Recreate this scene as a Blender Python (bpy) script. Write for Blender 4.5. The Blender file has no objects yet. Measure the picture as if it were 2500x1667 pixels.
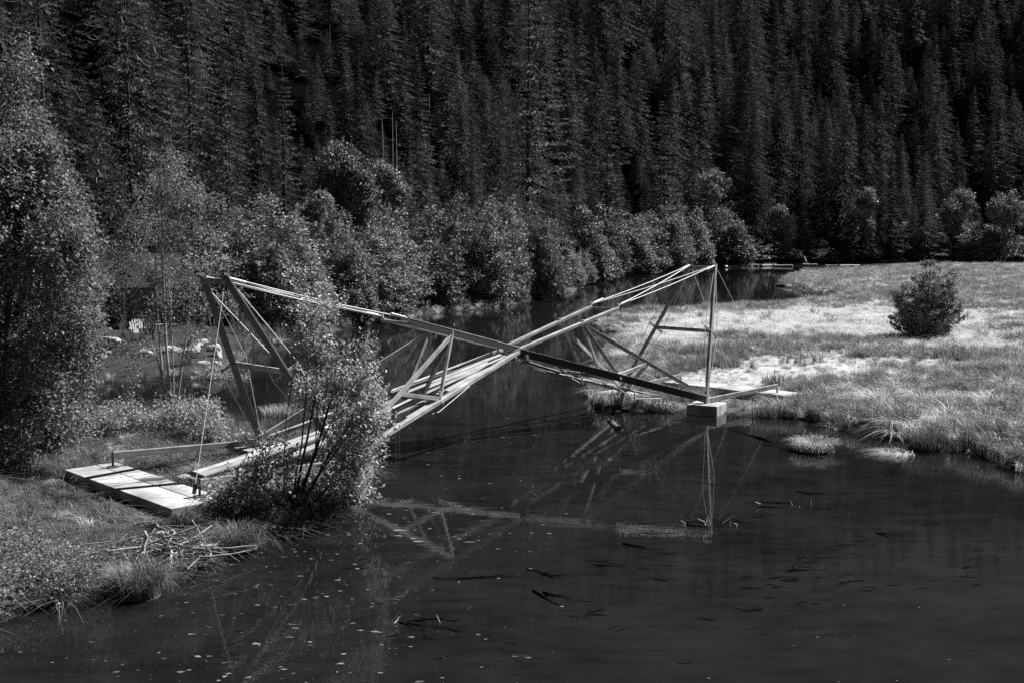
import bpy, math, random
import numpy as np

# ------------------------------------------------------------------ camera, world, sun, exposure
sc = bpy.context.scene
COL = sc.collection
CAM_H = 6.0
FPX = 2650.0
PITCH = math.radians(5.168)
cam_d = bpy.data.cameras.new('camera')
cam_d.sensor_width = 36.0
cam_d.lens = FPX / 2500.0 * 36.0
cam_d.clip_start = 0.1
cam_d.clip_end = 9000.0
cam = bpy.data.objects.new('camera', cam_d)
COL.objects.link(cam)
cam.location = (0, 0, CAM_H)
cam.rotation_euler = (math.pi / 2 - PITCH, 0, 0)
sc.camera = cam

SUN_AZ = math.radians(57.0)      # clockwise from +Y
SUN_EL = math.radians(50.0)
world = bpy.data.worlds.new('World')
sc.world = world
world.use_nodes = True
nt = world.node_tree
bg = nt.nodes['Background']
sky = nt.nodes.new('ShaderNodeTexSky')
sky.sky_type = 'NISHITA'
sky.sun_disc = False
sky.sun_elevation = SUN_EL
sky.sun_rotation = SUN_AZ
sky.altitude = 1200.0                            # clear mountain air: a deep, dark sky
sky.air_density = 0.28
sky.dust_density = 0.1
bw = nt.nodes.new('ShaderNodeSeparateColor')    # black-and-white picture as through a red filter: the sky's red alone
nt.links.new(sky.outputs[0], bw.inputs[0])
nt.links.new(bw.outputs[0], bg.inputs['Color'])
bg.inputs['Strength'].default_value = 0.05

sun_d = bpy.data.lights.new('sun', 'SUN')
sun_d.energy = 5.0
sun_d.angle = math.radians(0.53)
sun_d.color = (1.0, 1.0, 1.0)
sun = bpy.data.objects.new('sun', sun_d)
COL.objects.link(sun)
sun.location = (60, 60, 90)
sx, sy, sz = math.sin(SUN_AZ) * math.cos(SUN_EL), math.cos(SUN_AZ) * math.cos(SUN_EL), math.sin(SUN_EL)
from mathutils import Vector, Matrix, Euler
sun.rotation_euler = Vector((sx, sy, sz)).to_track_quat('Z', 'Y').to_euler()

vs = sc.view_settings
vs.view_transform = 'Standard'
vs.look = 'None'
vs.exposure = 0.85
vs.gamma = 1.0
vs.use_curve_mapping = False
sc.render.engine = 'CYCLES'
cy = sc.cycles
cy.use_denoising = False
cy.max_bounces = 6
cy.diffuse_bounces = 2
cy.glossy_bounces = 3
cy.transparent_max_bounces = 8
cy.caustics_reflective = False
cy.caustics_refractive = False
cy.sample_clamp_indirect = 2.5

rng = np.random.default_rng(7)
random.seed(7)

# ------------------------------------------------------------------ helpers
def G(u, v, z=0.0):
    """the point at height z that the surveyed photo position (u, v) stands for"""
    xc = (u - 1250.0) / FPX
    yc = (833.5 - v) / FPX
    d = np.array([xc, math.cos(PITCH) + yc * math.sin(PITCH), -math.sin(PITCH) + yc * math.cos(PITCH)])
    return d * (z - CAM_H) / d[2] + np.array([0, 0, CAM_H])

class MB:
    """collects quads and triangles"""
    def __init__(self):
        self.V = []; self.F = []; self.T = []; self.n = 0
    def add(self, V, F, tint=0.5):
        V = np.asarray(V, float).reshape(-1, 3)
        self.V.append(V)
        self.F.append(np.asarray(F, int) + self.n)
        t = np.broadcast_to(np.asarray(tint, float), (len(V),)) if np.ndim(tint) < 1 or len(np.atleast_1d(tint)) == len(V) else np.full(len(V), .5)
        self.T.append(np.array(t))
        self.n += len(V)
    def mesh(self, name, mats, smooth=False, mat_index=None):
        me = bpy.data.meshes.new(name)
        if not self.V:
            return me
        V = np.concatenate(self.V)
        nv = len(V)
        loops, starts, tot = [], [], 0
        for F in self.F:
            if len(F) == 0: continue
            k = F.shape[1]
            loops.append(F.ravel())
            starts.append(tot + np.arange(len(F)) * k)
            tot += F.size
        loops = np.concatenate(loops); starts = np.concatenate(starts)
        me.vertices.add(nv); me.vertices.foreach_set('co', V.ravel())
        me.loops.add(tot); me.loops.foreach_set('vertex_index', loops.astype(np.int32))
        me.polygons.add(len(starts)); me.polygons.foreach_set('loop_start', starts.astype(np.int32))
        me.update(calc_edges=True)
        me.validate()
        a = me.attributes.new('tint', 'FLOAT', 'POINT')
        T = np.concatenate(self.T)
        if len(a.data) == len(T):
            a.data.foreach_set('value', T.astype(np.float32))
        for m in (mats if isinstance(mats, (list, tuple)) else [mats]):
            me.materials.append(m)
        me.polygons.foreach_set('use_smooth', np.full(len(me.polygons), bool(smooth)))
        return me

def obj(name, me, parent=None, loc=None):
    o = bpy.data.objects.new(name, me)
    COL.objects.link(o)
    if parent is not None: o.parent = parent
    if loc is not None: o.location = loc
    return o

def tag(o, label=None, cat=None, group=None, kind=None):
    if label: o['label'] = label
    if cat: o['category'] = cat
    if group: o['group'] = group
    if kind: o['kind'] = kind
    return o

def empty(name, loc=(0, 0, 0), rz=0.0):
    o = bpy.data.objects.new(name, None)
    COL.objects.link(o)
    o.location = loc; o.rotation_euler = (0, 0, rz)
    o.empty_display_size = 0.2
    return o

def norm(v):
    v = np.asarray(v, float)
    return v / np.maximum(np.linalg.norm(v, axis=-1, keepdims=True), 1e-9)

def tube(mb, pts, rad, sides=6, tint=0.5, cap=True):
    pts = np.asarray(pts, float); n = len(pts)
    rad = np.broadcast_to(np.asarray(rad, float), (n,))
    d = np.gradient(pts, axis=0); d = norm(d)
    ref = np.array([0, 0, 1.0]) if abs(d[0, 2]) < .9 else np.array([1.0, 0, 0])
    u = norm(np.cross(d, ref)); w = np.cross(d, u)
    a = np.arange(sides) / sides * 2 * np.pi
    ring = pts[:, None] + rad[:, None, None] * (u[:, None] * np.cos(a)[None, :, None] + w[:, None] * np.sin(a)[None, :, None])
    V = ring.reshape(-1, 3)
    i = np.arange(n - 1)[:, None] * sides; j = np.arange(sides)[None]
    k = (np.arange(sides) + 1) % sides
    F = np.stack([i + j, i + k[None], i + sides + k[None], i + sides + j], -1).reshape(-1, 4)
    mb.add(V, F, tint)
    if cap:
        c = np.array([pts[0], pts[-1]])
        f0 = [[0 + 0, 0, 0]]
        mb.add(np.concatenate([ring[-1], pts[-1:]]), np.array([[q, (q + 1) % sides, sides] for q in range(sides)]), tint)
        mb.add(np.concatenate([ring[0], pts[:1]]), np.array([[(q + 1) % sides, q, sides] for q in range(sides)]), tint)

def box_mb(mb, p0, p1, w, h, up=(0, 0, 1), jit=0.0, tint=.5, r=None):
    """a timber from p0 to p1, w across and h along 'up', with chamfered long edges"""
    p0 = np.asarray(p0, float); p1 = np.asarray(p1, float)
    d = norm(p1 - p0); up = np.asarray(up, float)
    s = norm(np.cross(d, up)); t = np.cross(s, d)
    c = min(w, h) * .08
    prof = [(-w/2 + c, -h/2), (w/2 - c, -h/2), (w/2, -h/2 + c), (w/2, h/2 - c), (w/2 - c, h/2), (-w/2 + c, h/2), (-w/2, h/2 - c), (-w/2, -h/2 + c)]
    rg = r or random
    rings = []
    for f, p in ((0, p0), (.5, (p0 + p1) / 2 + (rg.uniform(-jit, jit) * s + rg.uniform(-jit, jit) * t)), (1, p1)):
        rings.append(np.array([p + a * s + b * t for a, b in prof]))
    V = np.concatenate(rings); k = 8
    F = [[r0 * k + q, r0 * k + (q + 1) % k, (r0 + 1) * k + (q + 1) % k, (r0 + 1) * k + q] for r0 in range(2) for q in range(k)]
    mb.add(V, np.array(F), tint)
    mb.add(rings[0], np.array([[7 - q for q in range(8)]]), tint)
    mb.add(rings[2], np.array([[q for q in range(8)]]), tint)

# ------------------------------------------------------------------ materials (all neutral: the picture is black and white)
def nodes_of(m):
    m.use_nodes = True
    return m.node_tree.nodes, m.node_tree.links

def g3(v): return (v, v, v, 1.0)

def mat_noise(name, lo, hi, scale=3.0, stretch=(1, 1, 1), detail=5.0, rough=0.8, bump=0.0, bump_scale=None, rand=0.0, spec=0.3, coord='Object', dist=0.02, stain=0.0, stain_scale=1.6):
    m = bpy.data.materials.new(name); N, L = nodes_of(m)
    b = N['Principled BSDF']
    b.inputs['Roughness'].default_value = rough
    b.inputs['Specular IOR Level'].default_value = spec
    tc = N.new('ShaderNodeTexCoord'); mp = N.new('ShaderNodeMapping')
    mp.inputs['Scale'].default_value = stretch
    L.new(tc.outputs[coord], mp.inputs[0])
    nz = N.new('ShaderNodeTexNoise'); nz.inputs['Scale'].default_value = scale; nz.inputs['Detail'].default_value = detail
    nz.inputs['Roughness'].default_value = .65
    L.new(mp.outputs[0], nz.inputs['Vector'])
    mr = N.new('ShaderNodeMapRange')
    mr.inputs[1].default_value = .3; mr.inputs[2].default_value = .7
    mr.inputs[3].default_value = lo; mr.inputs[4].default_value = hi
    L.new(nz.outputs[0], mr.inputs[0])
    out = mr.outputs[0]
    if stain > 0:
        ns = N.new('ShaderNodeTexNoise'); ns.inputs['Scale'].default_value = stain_scale; ns.inputs['Detail'].default_value = 4
        L.new(tc.outputs[coord], ns.inputs['Vector'])
        rs = N.new('ShaderNodeMapRange'); rs.inputs[1].default_value = .35; rs.inputs[2].default_value = .6; rs.inputs[3].default_value = 1 - stain; rs.inputs[4].default_value = 1.05
        L.new(ns.outputs[0], rs.inputs[0])
        m2 = N.new('ShaderNodeMath'); m2.operation = 'MULTIPLY'; L.new(out, m2.inputs[0]); L.new(rs.outputs[0], m2.inputs[1]); out = m2.outputs[0]
    if rand > 0:
        oi = N.new('ShaderNodeObjectInfo'); r2 = N.new('ShaderNodeMapRange')
        r2.inputs[3].default_value = 1 - rand; r2.inputs[4].default_value = 1 + rand
        L.new(oi.outputs['Random'], r2.inputs[0])
        mu = N.new('ShaderNodeMath'); mu.operation = 'MULTIPLY'
        L.new(out, mu.inputs[0]); L.new(r2.outputs[0], mu.inputs[1]); out = mu.outputs[0]
    L.new(out, b.inputs['Base Color'])
    if bump > 0:
        nb = nz
        if bump_scale:
            nb = N.new('ShaderNodeTexNoise'); nb.inputs['Scale'].default_value = bump_scale; nb.inputs['Detail'].default_value = 6
            L.new(mp.outputs[0], nb.inputs['Vector'])
        bp = N.new('ShaderNodeBump'); bp.inputs['Strength'].default_value = bump; bp.inputs['Distance'].default_value = dist
        L.new(nb.outputs[0], bp.inputs['Height']); L.new(bp.outputs[0], b.inputs['Normal'])
    return m

def mat_leaf(name, base, var=.6, rough=.45, spec=.4, trans=.25, rand=.25):
    """leaf: per-leaf tone from the 'tint' attribute, a little light through the leaf"""
    m = bpy.data.materials.new(name); N, L = nodes_of(m)
    b = N['Principled BSDF']; outn = N['Material Output']
    b.inputs['Roughness'].default_value = rough; b.inputs['Specular IOR Level'].default_value = spec
    at = N.new('ShaderNodeAttribute'); at.attribute_name = 'tint'
    mr = N.new('ShaderNodeMapRange'); mr.inputs[3].default_value = base * (1 - var); mr.inputs[4].default_value = base * (1 + var)
    L.new(at.outputs['Fac'], mr.inputs[0])
    oi = N.new('ShaderNodeObjectInfo'); r2 = N.new('ShaderNodeMapRange')
    r2.inputs[3].default_value = 1 - rand; r2.inputs[4].default_value = 1 + rand
    L.new(oi.outputs['Random'], r2.inputs[0])
    mu = N.new('ShaderNodeMath'); mu.operation = 'MULTIPLY'
    L.new(mr.outputs[0], mu.inputs[0]); L.new(r2.outputs[0], mu.inputs[1])
    L.new(mu.outputs[0], b.inputs['Base Color'])
    if trans > 0:
        tr = N.new('ShaderNodeBsdfTranslucent'); L.new(mu.outputs[0], tr.inputs['Color'])
        mx = N.new('ShaderNodeMixShader'); mx.inputs[0].default_value = trans
        L.new(b.outputs[0], mx.inputs[1]); L.new(tr.outputs[0], mx.inputs[2]); L.new(mx.outputs[0], outn.inputs['Surface'])
    return m

M = {}
M['needle'] = mat_leaf('needle', .072, .65, .7, .12, .12, .5)
M['cedar'] = mat_leaf('cedar', .075, .6, .65, .15, .15, .2)
M['alder'] = mat_leaf('alder_leaf', .21, .6, .5, .3, .12, .3)
M['alder_light'] = mat_leaf('alder_light_leaf', .32, .6, .45, .35, .14, .25)
M['glossy'] = mat_leaf('glossy_leaf', .22, .6, .5, .35, .30, .1)
M['bush'] = mat_leaf('bush_leaf', .38, .6, .48, .4, .28, .1)
M['green_grass'] = mat_leaf('green_grass', .25, .5, .5, .35, .25, .15)
M['reed'] = mat_leaf('reed_blade', .16, .5, .5, .35, .25, .1)
M['straw'] = mat_leaf('straw', .70, .35, .6, .3, .3, .15)
M['dull_straw'] = mat_leaf('dull_straw', .15, .97, .5, .4, .2, .15)
M['bark'] = mat_noise('bark', .03, .08, 4, (1, 1, .3), bump=.5, rough=.9)
M['pale_bark'] = mat_noise('pale_bark', .22, .5, 5, (1, 1, .5), rough=.7)
M['dead_twig'] = mat_noise('dead_twig', .18, .34, 3, rough=.8)
M['timber'] = mat_noise('weathered_timber', .26, .44, 7, (1, 1, .12), bump=.3, rough=.75, rand=.2, stain=.45)
M['shaded_timber'] = mat_noise('shaded_side_timber', .05, .10, 7, (1, 1, .12), bump=.3, rough=.8)  # shade on the deep rail's side, put into the base colour
M['shaded_leg'] = mat_noise('shaded_tower_leg', .07, .15, 7, (1, 1, .12), bump=.3, rough=.75)  # left tower legs: their shade is painted in as a darker timber tone
M['rail'] = mat_noise('rail_timber', .30, .66, 9, (1, 1, .12), bump=.3, rough=.7, rand=.18, stain=.45)
M['plank'] = mat_noise('deck_plank', .36, .74, 9, (1, 1, .1), bump=.4, rough=.7, rand=.28, stain=.4)
M['cable'] = mat_noise('steel_cable', .62, .8, 30, rough=.5, spec=.5)
M['steel'] = mat_noise('galvanised_steel', .55, .75, 10, rough=.45, spec=.6)
M['rust'] = mat_noise('rusty_steel', .05, .12, 20, rough=.7)
M['concrete'] = mat_noise('concrete', .24, .60, 1.5, detail=12, rough=.85, bump=.25, bump_scale=14, dist=.01, stain=.35, stain_scale=.9)
M['granite'] = mat_noise('granite', .28, .52, 2, detail=6, rough=.85, bump=.3, bump_scale=4, dist=.04)
M['driftwood'] = mat_noise('driftwood', .35, .6, 6, (1, 1, .3), rough=.8, rand=.2)
M['wet_wood'] = mat_noise('waterlogged_wood', .001, .005, 5, rough=.9, spec=.03)
M['weed'] = mat_noise('water_weed', .0005, .003, 3, rough=.9, spec=.02)
M['stick'] = mat_noise('peeled_stick', .07, .36, 5, (1, 1, .5), rough=.75, rand=.55)
M['siding'] = mat_noise('cabin_siding', .07, .13, 6, (1, 1, .15), rough=.85, rand=.2)
M['roofing'] = mat_noise('roofing', .018, .03, 3, rough=.8)
M['white_paint'] = mat_noise('white_paint', .68, .8, 4, rough=.6)
M['dark_paint'] = mat_noise('dark_paint', .06, .09, 4, rough=.6)
M['dark_glass'] = mat_noise('window_glass', .01, .015, 2, rough=.08, spec=.6)
M['flake'] = mat_leaf('floating_flake', .13, .7, .5, .4, .0, .1)

# ground: tone painted per vertex where the soil, straw or mud itself differs, plus grain
m = bpy.data.materials.new('ground'); N, L = nodes_of(m)
b = N['Principled BSDF']; b.inputs['Roughness'].default_value = .95; b.inputs['Specular IOR Level'].default_value = 0
at = N.new('ShaderNodeAttribute'); at.attribute_name = 'tint'
nz = N.new('ShaderNodeTexNoise'); nz.inputs['Scale'].default_value = 1.3; nz.inputs['Detail'].default_value = 10; nz.inputs['Roughness'].default_value = .7
tc = N.new('ShaderNodeTexCoord'); L.new(tc.outputs['Object'], nz.inputs['Vector'])
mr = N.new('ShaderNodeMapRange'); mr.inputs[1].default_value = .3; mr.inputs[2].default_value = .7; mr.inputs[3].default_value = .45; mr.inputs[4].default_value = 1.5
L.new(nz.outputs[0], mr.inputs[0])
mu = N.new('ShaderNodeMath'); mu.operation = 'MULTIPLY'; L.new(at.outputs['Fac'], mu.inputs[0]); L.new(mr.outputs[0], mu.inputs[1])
L.new(mu.outputs[0], b.inputs['Base Color'])
bp = N.new('ShaderNodeBump'); bp.inputs['Strength'].default_value = .6; bp.inputs['Distance'].default_value = .08
nb = N.new('ShaderNodeTexNoise'); nb.inputs['Scale'].default_value = 6; nb.inputs['Detail'].default_value = 8; L.new(tc.outputs['Object'], nb.inputs['Vector'])
L.new(nb.outputs[0], bp.inputs['Height']); L.new(bp.outputs[0], b.inputs['Normal'])
M['ground'] = m

# water: Fresnel mirror over a murky half-clear layer
m = bpy.data.materials.new('pond_water'); N, L = nodes_of(m)
N.remove(N['Principled BSDF']); outn = N['Material Output']
tc = N.new('ShaderNodeTexCoord')
n1 = N.new('ShaderNodeTexNoise'); n1.inputs['Scale'].default_value = 1.6; n1.inputs['Detail'].default_value = 3
n2 = N.new('ShaderNodeTexNoise'); n2.inputs['Scale'].default_value = 7.0; n2.inputs['Detail'].default_value = 3
mp1 = N.new('ShaderNodeMapping'); mp1.inputs['Scale'].default_value = (.7, 1.6, 1); mp1.inputs['Rotation'].default_value = (0, 0, .15)
L.new(tc.outputs['Object'], mp1.inputs[0]); L.new(mp1.outputs[0], n1.inputs['Vector']); L.new(mp1.outputs[0], n2.inputs['Vector'])
ma = N.new('ShaderNodeMath'); ma.operation = 'MULTIPLY_ADD'; ma.inputs[1].default_value = .25
L.new(n2.outputs[0], ma.inputs[0]); L.new(n1.outputs[0], ma.inputs[2])
bp = N.new('ShaderNodeBump'); bp.inputs['Strength'].default_value = .16; bp.inputs['Distance'].default_value = .012
L.new(ma.outputs[0], bp.inputs['Height'])
fr = N.new('ShaderNodeFresnel'); fr.inputs['IOR'].default_value = 1.33; L.new(bp.outputs[0], fr.inputs['Normal'])
gl = N.new('ShaderNodeBsdfGlossy'); gl.inputs['Roughness'].default_value = .006; L.new(bp.outputs[0], gl.inputs['Normal'])
gl.inputs['Color'].default_value = g3(.85)
tr = N.new('ShaderNodeBsdfTransparent'); tr.inputs['Color'].default_value = g3(.75)
df = N.new('ShaderNodeBsdfDiffuse'); df.inputs['Color'].default_value = g3(.020)
n3 = N.new('ShaderNodeTexNoise'); n3.inputs['Scale'].default_value = .35; n3.inputs['Detail'].default_value = 5
L.new(tc.outputs['Object'], n3.inputs['Vector'])
mr = N.new('ShaderNodeMapRange'); mr.inputs[1].default_value = .32; mr.inputs[2].default_value = .62; mr.inputs[3].default_value = .003; mr.inputs[4].default_value = .019
n4 = N.new('ShaderNodeTexNoise'); n4.inputs['Scale'].default_value = 2.3; n4.inputs['Detail'].default_value = 6; n4.inputs['Roughness'].default_value = .6
mp4 = N.new('ShaderNodeMapping'); mp4.inputs['Scale'].default_value = (.45, 1.1, 1); mp4.inputs['Rotation'].default_value = (0, 0, -.35)
L.new(tc.outputs['Object'], mp4.inputs[0]); L.new(mp4.outputs[0], n4.inputs['Vector'])
mm = N.new('ShaderNodeMath'); mm.operation = 'MULTIPLY_ADD'; mm.inputs[1].default_value = .55
mh = N.new('ShaderNodeMath'); mh.operation = 'MULTIPLY'; mh.inputs[1].default_value = .5
L.new(n3.outputs[0], mh.inputs[0]); L.new(n4.outputs[0], mm.inputs[0]); L.new(mh.outputs[0], mm.inputs[2])
L.new(mm.outputs[0], mr.inputs[0]); L.new(mr.outputs[0], df.inputs['Color'])
mx = N.new('ShaderNodeMixShader'); mx.inputs[0].default_value = .62
L.new(tr.outputs[0], mx.inputs[1]); L.new(df.outputs[0], mx.inputs[2])
mf = N.new('ShaderNodeMixShader'); L.new(fr.outputs[0], mf.inputs[0]); L.new(mx.outputs[0], mf.inputs[1]); L.new(gl.outputs[0], mf.inputs[2])
L.new(mf.outputs[0], outn.inputs['Surface'])
M['water'] = m

# ------------------------------------------------------------------ terrain
SHORE_A = [(-150, 1570), (0, 1519), (89, 1490), (178, 1474), (223, 1461), (249, 1442), (320, 1452), (380, 1450), (414, 1439), (462, 1407), (523, 1378),
           (558, 1356), (638, 1330), (700, 1318), (790, 1285), (850, 1235), (900, 1195), (918, 1160), (905, 1128), (880, 1097), (840, 1076), (760, 1063),
           (650, 1058), (600, 1046), (540, 1036), (480, 1018), (380, 1020), (300, 1028), (200, 1032), (100, 1036), (-150, 1042), (-700, 1045)]
SHORE_B = [(-700, 960), (-150, 958), (100, 952), (200, 938), (300, 932), (430, 926), (500, 920), (560, 914), (585, 898), (600, 872), (620, 852), (660, 843), (720, 836),
           (800, 815), (870, 800), (930, 786), (990, 777), (1060, 768), (1090, 762), (1169, 757), (1250, 747), (1328, 728), (1400, 712), (1427, 690), (1480, 676),
           (1555, 667), (1640, 660), (1790, 652), (1900, 650), (2060, 650), (2150, 651), (2190, 653), (2150, 657), (2050, 660), (1960, 668), (1920, 680),
           (1908, 692), (1925, 705), (1980, 715), (2040, 727), (2080, 738), (2040, 742), (1912, 751), (1810, 756), (1739, 764), (1657, 769), (1555, 765), (1494, 784),
           (1463, 800), (1468, 810), (1545, 810), (1555, 825), (1504, 840), (1478, 866), (1455, 930), (1440, 985), (1470, 1003), (1540, 1006), (1640, 1008), (1680, 1001), (1740, 1004),
           (1782, 1014), (1861, 1021), (1900, 1018), (1990, 1030), (2065, 1054), (2137, 1069), (2188, 1072), (2260, 1086), (2330, 1104), (2371, 1100), (2422, 1130), (2500, 1157), (2620, 1190), (2800, 1230)]
POLY = np.array([G(u, v)[:2] for u, v in SHORE_A + SHORE_B] + [(60, 20), (90, -80), (-90, -80), (-40, 16.5)])

def poly_sd(poly, P):
    """distance to the outline, positive inside"""
    P = np.asarray(P, float)
    d = np.full(len(P), 1e9); inside = np.zeros(len(P), bool)
    n = len(poly)
    for i in range(n):
        a = poly[i]; b_ = poly[(i + 1) % n]
        e = b_ - a; w = P - a
        t = np.clip((w @ e) / max(e @ e, 1e-12), 0, 1)
        d = np.minimum(d, np.hypot(*(w - t[:, None] * e).T))
        c = ((a[1] <= P[:, 1]) != (b_[1] <= P[:, 1]))
        xx = a[0] + (P[:, 1] - a[1]) * e[0] / (e[1] if abs(e[1]) > 1e-12 else 1e-12)
        inside ^= c & (P[:, 0] < xx)
    return np.where(inside, d, -d)

def vnoise(P, s, seed=0):
    """cheap smooth value noise on the plane"""
    Q = P / s + seed * 17.31
    i = np.floor(Q).astype(int); f = Q - i; f = f * f * (3 - 2 * f)
    def h(a, b_):
        n = np.sin(a * 127.1 + b_ * 311.7 + seed * 74.7) * 43758.5453
        return n - np.floor(n)
    a, b_ = i[:, 0], i[:, 1]
    return (h(a, b_) * (1 - f[:, 0]) + h(a + 1, b_) * f[:, 0]) * (1 - f[:, 1]) + (h(a, b_ + 1) * (1 - f[:, 0]) + h(a + 1, b_ + 1) * f[:, 0]) * f[:, 1]

def softplus(x, k): return np.where(x > 20 * k, x, k * np.log1p(np.exp(np.clip(x / k, -50, 20))))

def hill(P):
    x, y = P[:, 0], P[:, 1]
    sa = (x + 52) * -.778 + (y - 110) * .629
    sb = y - 350 - .05 * x
    ha = .60 * softplus(sa - 8, 9); hb = .72 * softplus(sb - 10, 10)
    hgt = np.maximum(ha, hb) + .25 * np.minimum(ha, hb)
    top = 125 + 30 * (vnoise(P, 160, 3) - .5)
    hgt = top * np.tanh(hgt / top * 1.15) / np.tanh(1.15) * 1.0
    return hgt

BC = np.array([-.078, 34.09]); YAW = math.radians(44.30)
AX = np.array([math.cos(YAW), math.sin(YAW)]); TX = np.array([math.sin(YAW), -math.cos(YAW)])
HOUSE_C = G(330, 812, .8)[:2]
def hz(P):
    P = np.atleast_2d(np.asarray(P, float))[:, :2]
    sd = -poly_sd(POLY, P)               # positive on land
    ls_, lq_ = (P - BC) @ AX, (P - BC) @ TX
    flat = np.clip(1.6 - np.maximum(np.abs(ls_) / 13.5, np.abs(lq_) / 5.0), 0, 1)      # low trodden ground round the bridge ends
    land = .02 + (.33 - .20 * flat) * (1 - np.exp(-np.maximum(sd, 0) / .9)) + (1 - .75 * flat) * (.16 * (vnoise(P, 2.6, 1) - .5) * np.clip(sd / 2, 0, 1) + .22 * (vnoise(P, 9, 2) - .3) * np.clip(sd / 4, 0, 1))
    land = land + (1 - flat) * np.clip(sd / 2.5, 0, 1) * .55 * np.clip(vnoise(P, 1.7, 31) - .45, 0, 1) * (P[:, 1] < 130)
    dip = np.clip(1.5 - np.maximum(np.abs(ls_ + 13.6) / 1.0, np.abs(lq_) / 3.2), 0, 1) + np.clip(1.5 - np.maximum(np.abs(ls_ - 10.6) / 1.4, np.abs(lq_) / 3.4), 0, 1)
    land = land * (1 - .75 * np.clip(dip, 0, 1))
    hb = np.exp(-(((P[:, 0] - HOUSE_C[0] - 1) / 9) ** 2 + ((P[:, 1] - HOUSE_C[1] - 5) / 8) ** 2))
    land = land + .75 * hb * np.clip(sd / 3, 0, 1)
    land = land + hill(P) * (sd > 0) * np.clip((sd - 6) / 50, 0, 1)
    bed = -.02 - np.minimum(-sd * .28, .75) - .10 * vnoise(P, 1.8, 5)
    return np.where(sd > 0, land, bed)

def hz1(x, y): return float(hz([(x, y)])[0])

def lines(fine0, fine1, step, lo, hi, growth, mx):
    a = list(np.arange(fine0, fine1 + 1e-6, step))
    s, v = step, a[-1]
    while v < hi:
        s = min(s * growth, mx if v < 460 else 400); v += s; a.append(v)
    s, v = step, a[0]; pre = []
    while v > lo:
        s = min(s * growth, mx if v > -200 else 400); v -= s; pre.append(v)
    return np.array(pre[::-1] + a)
xs = lines(-16, 22, .36, -4000, 4000, 1.06, 12)
ys = lines(13, 66, .36, -1500, 6000, 1.05, 8)
X, Y = np.meshgrid(xs, ys)
PT = np.stack([X.ravel(), Y.ravel()], 1)
sd_t = -poly_sd(POLY, PT)
Z = hz(PT)

MARSH_PX = [(1440, 985), (1455, 930), (1478, 866), (1463, 800), (1494, 784), (1555, 765), (1739, 764), (2040, 741), (2080, 738), (1980, 715), (1908, 692), (1960, 668), (2150, 656),
            (2260, 650), (3200, 650), (3200, 1300), (2800, 1230), (2500, 1157), (2371, 1100), (2188, 1072), (1990, 1030), (1782, 1014), (1540, 1006)]
MARSH = np.array([G(u, v)[:2] for u, v in MARSH_PX])
STRAW = np.array([G(u, v, .35)[:2] for u, v in [(1470, 800), (1560, 772), (1760, 768), (1960, 752), (2150, 752), (2500, 770), (2500, 850), (2330, 860), (2150, 838), (1900, 830), (1780, 862), (1480, 880)]])
PATH = np.array([G(u, v, .35)[:2] for u, v in [(1700, 900), (1780, 880), (1900, 872), (2300, 884), (2380, 905), (2100, 918), (2000, 930), (1900, 952), (1800, 950), (1690, 940), (1610, 925)]])
def straw_mask(P):
    return np.clip(np.maximum(poly_sd(STRAW, P) / 2.0, poly_sd(PATH, P) / .7) + 3.4 * (vnoise(P, 3.4, 8) - .5) + 2.4 * (vnoise(P, 1.2, 9) - .5) + 1.2 * (vnoise(P, 8, 12) - .5), 0, 1)
in_marsh = poly_sd(MARSH, PT) > 0
sm = straw_mask(PT)
tone = np.full(len(PT), .05)
pth = np.clip(poly_sd(PATH, PT) / .5 + .5, 0, 1)
tone = np.where(in_marsh, np.maximum(.09 + .30 * sm + .06 * vnoise(PT, 5, 4), .27 * pth), tone)
tone = np.where((PT[:, 1] < 45) & (PT[:, 0] < 0), .06, tone)
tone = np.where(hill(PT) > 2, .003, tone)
tone = np.where(sd_t < .25, .028 + .05 * np.clip(vnoise(PT, 1.3, 6) - .45, 0, 1), tone)
nx, ny = len(xs), len(ys)
i = np.arange(ny - 1)[:, None] * nx + np.arange(nx - 1)[None]
F = np.stack([i, i + 1, i + nx + 1, i + nx], -1).reshape(-1, 4)
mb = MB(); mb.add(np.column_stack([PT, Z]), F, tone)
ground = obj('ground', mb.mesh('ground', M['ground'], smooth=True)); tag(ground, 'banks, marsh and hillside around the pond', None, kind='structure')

mb = MB(); mb.add([(-400, -90, 0), (500, -90, 0), (500, 480, 0), (-400, 480, 0)], [[0, 1, 2, 3]])
water = obj('water', mb.mesh('water', M['water'])); tag(water, 'dark still pond water reflecting the bridge', None, kind='structure')

# ------------------------------------------------------------------ plants
def rand_dirs(r, n):
    v = r.normal(size=(n, 3)); return norm(v)

def leaves(mb, P, D, Nn, Ls, Ws, tint):
    """diamond leaves: base P, along D, facing Nn"""
    P = np.asarray(P); D = norm(D); S = norm(np.cross(Nn, D)); Nn = np.cross(D, S)
    Ls = np.asarray(Ls)[:, None]; Ws = np.asarray(Ws)[:, None]
    mid = P + D * Ls * .45
    V = np.stack([P, mid + S * Ws * .5 + Nn * Ws * .12, P + D * Ls - Nn * Ls * .12, mid - S * Ws * .5 + Nn * Ws * .12], 1)
    n = len(P)
    F = np.arange(n * 4).reshape(n, 4)
    mb.add(V.reshape(-1, 3), F, np.repeat(tint, 4))

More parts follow.
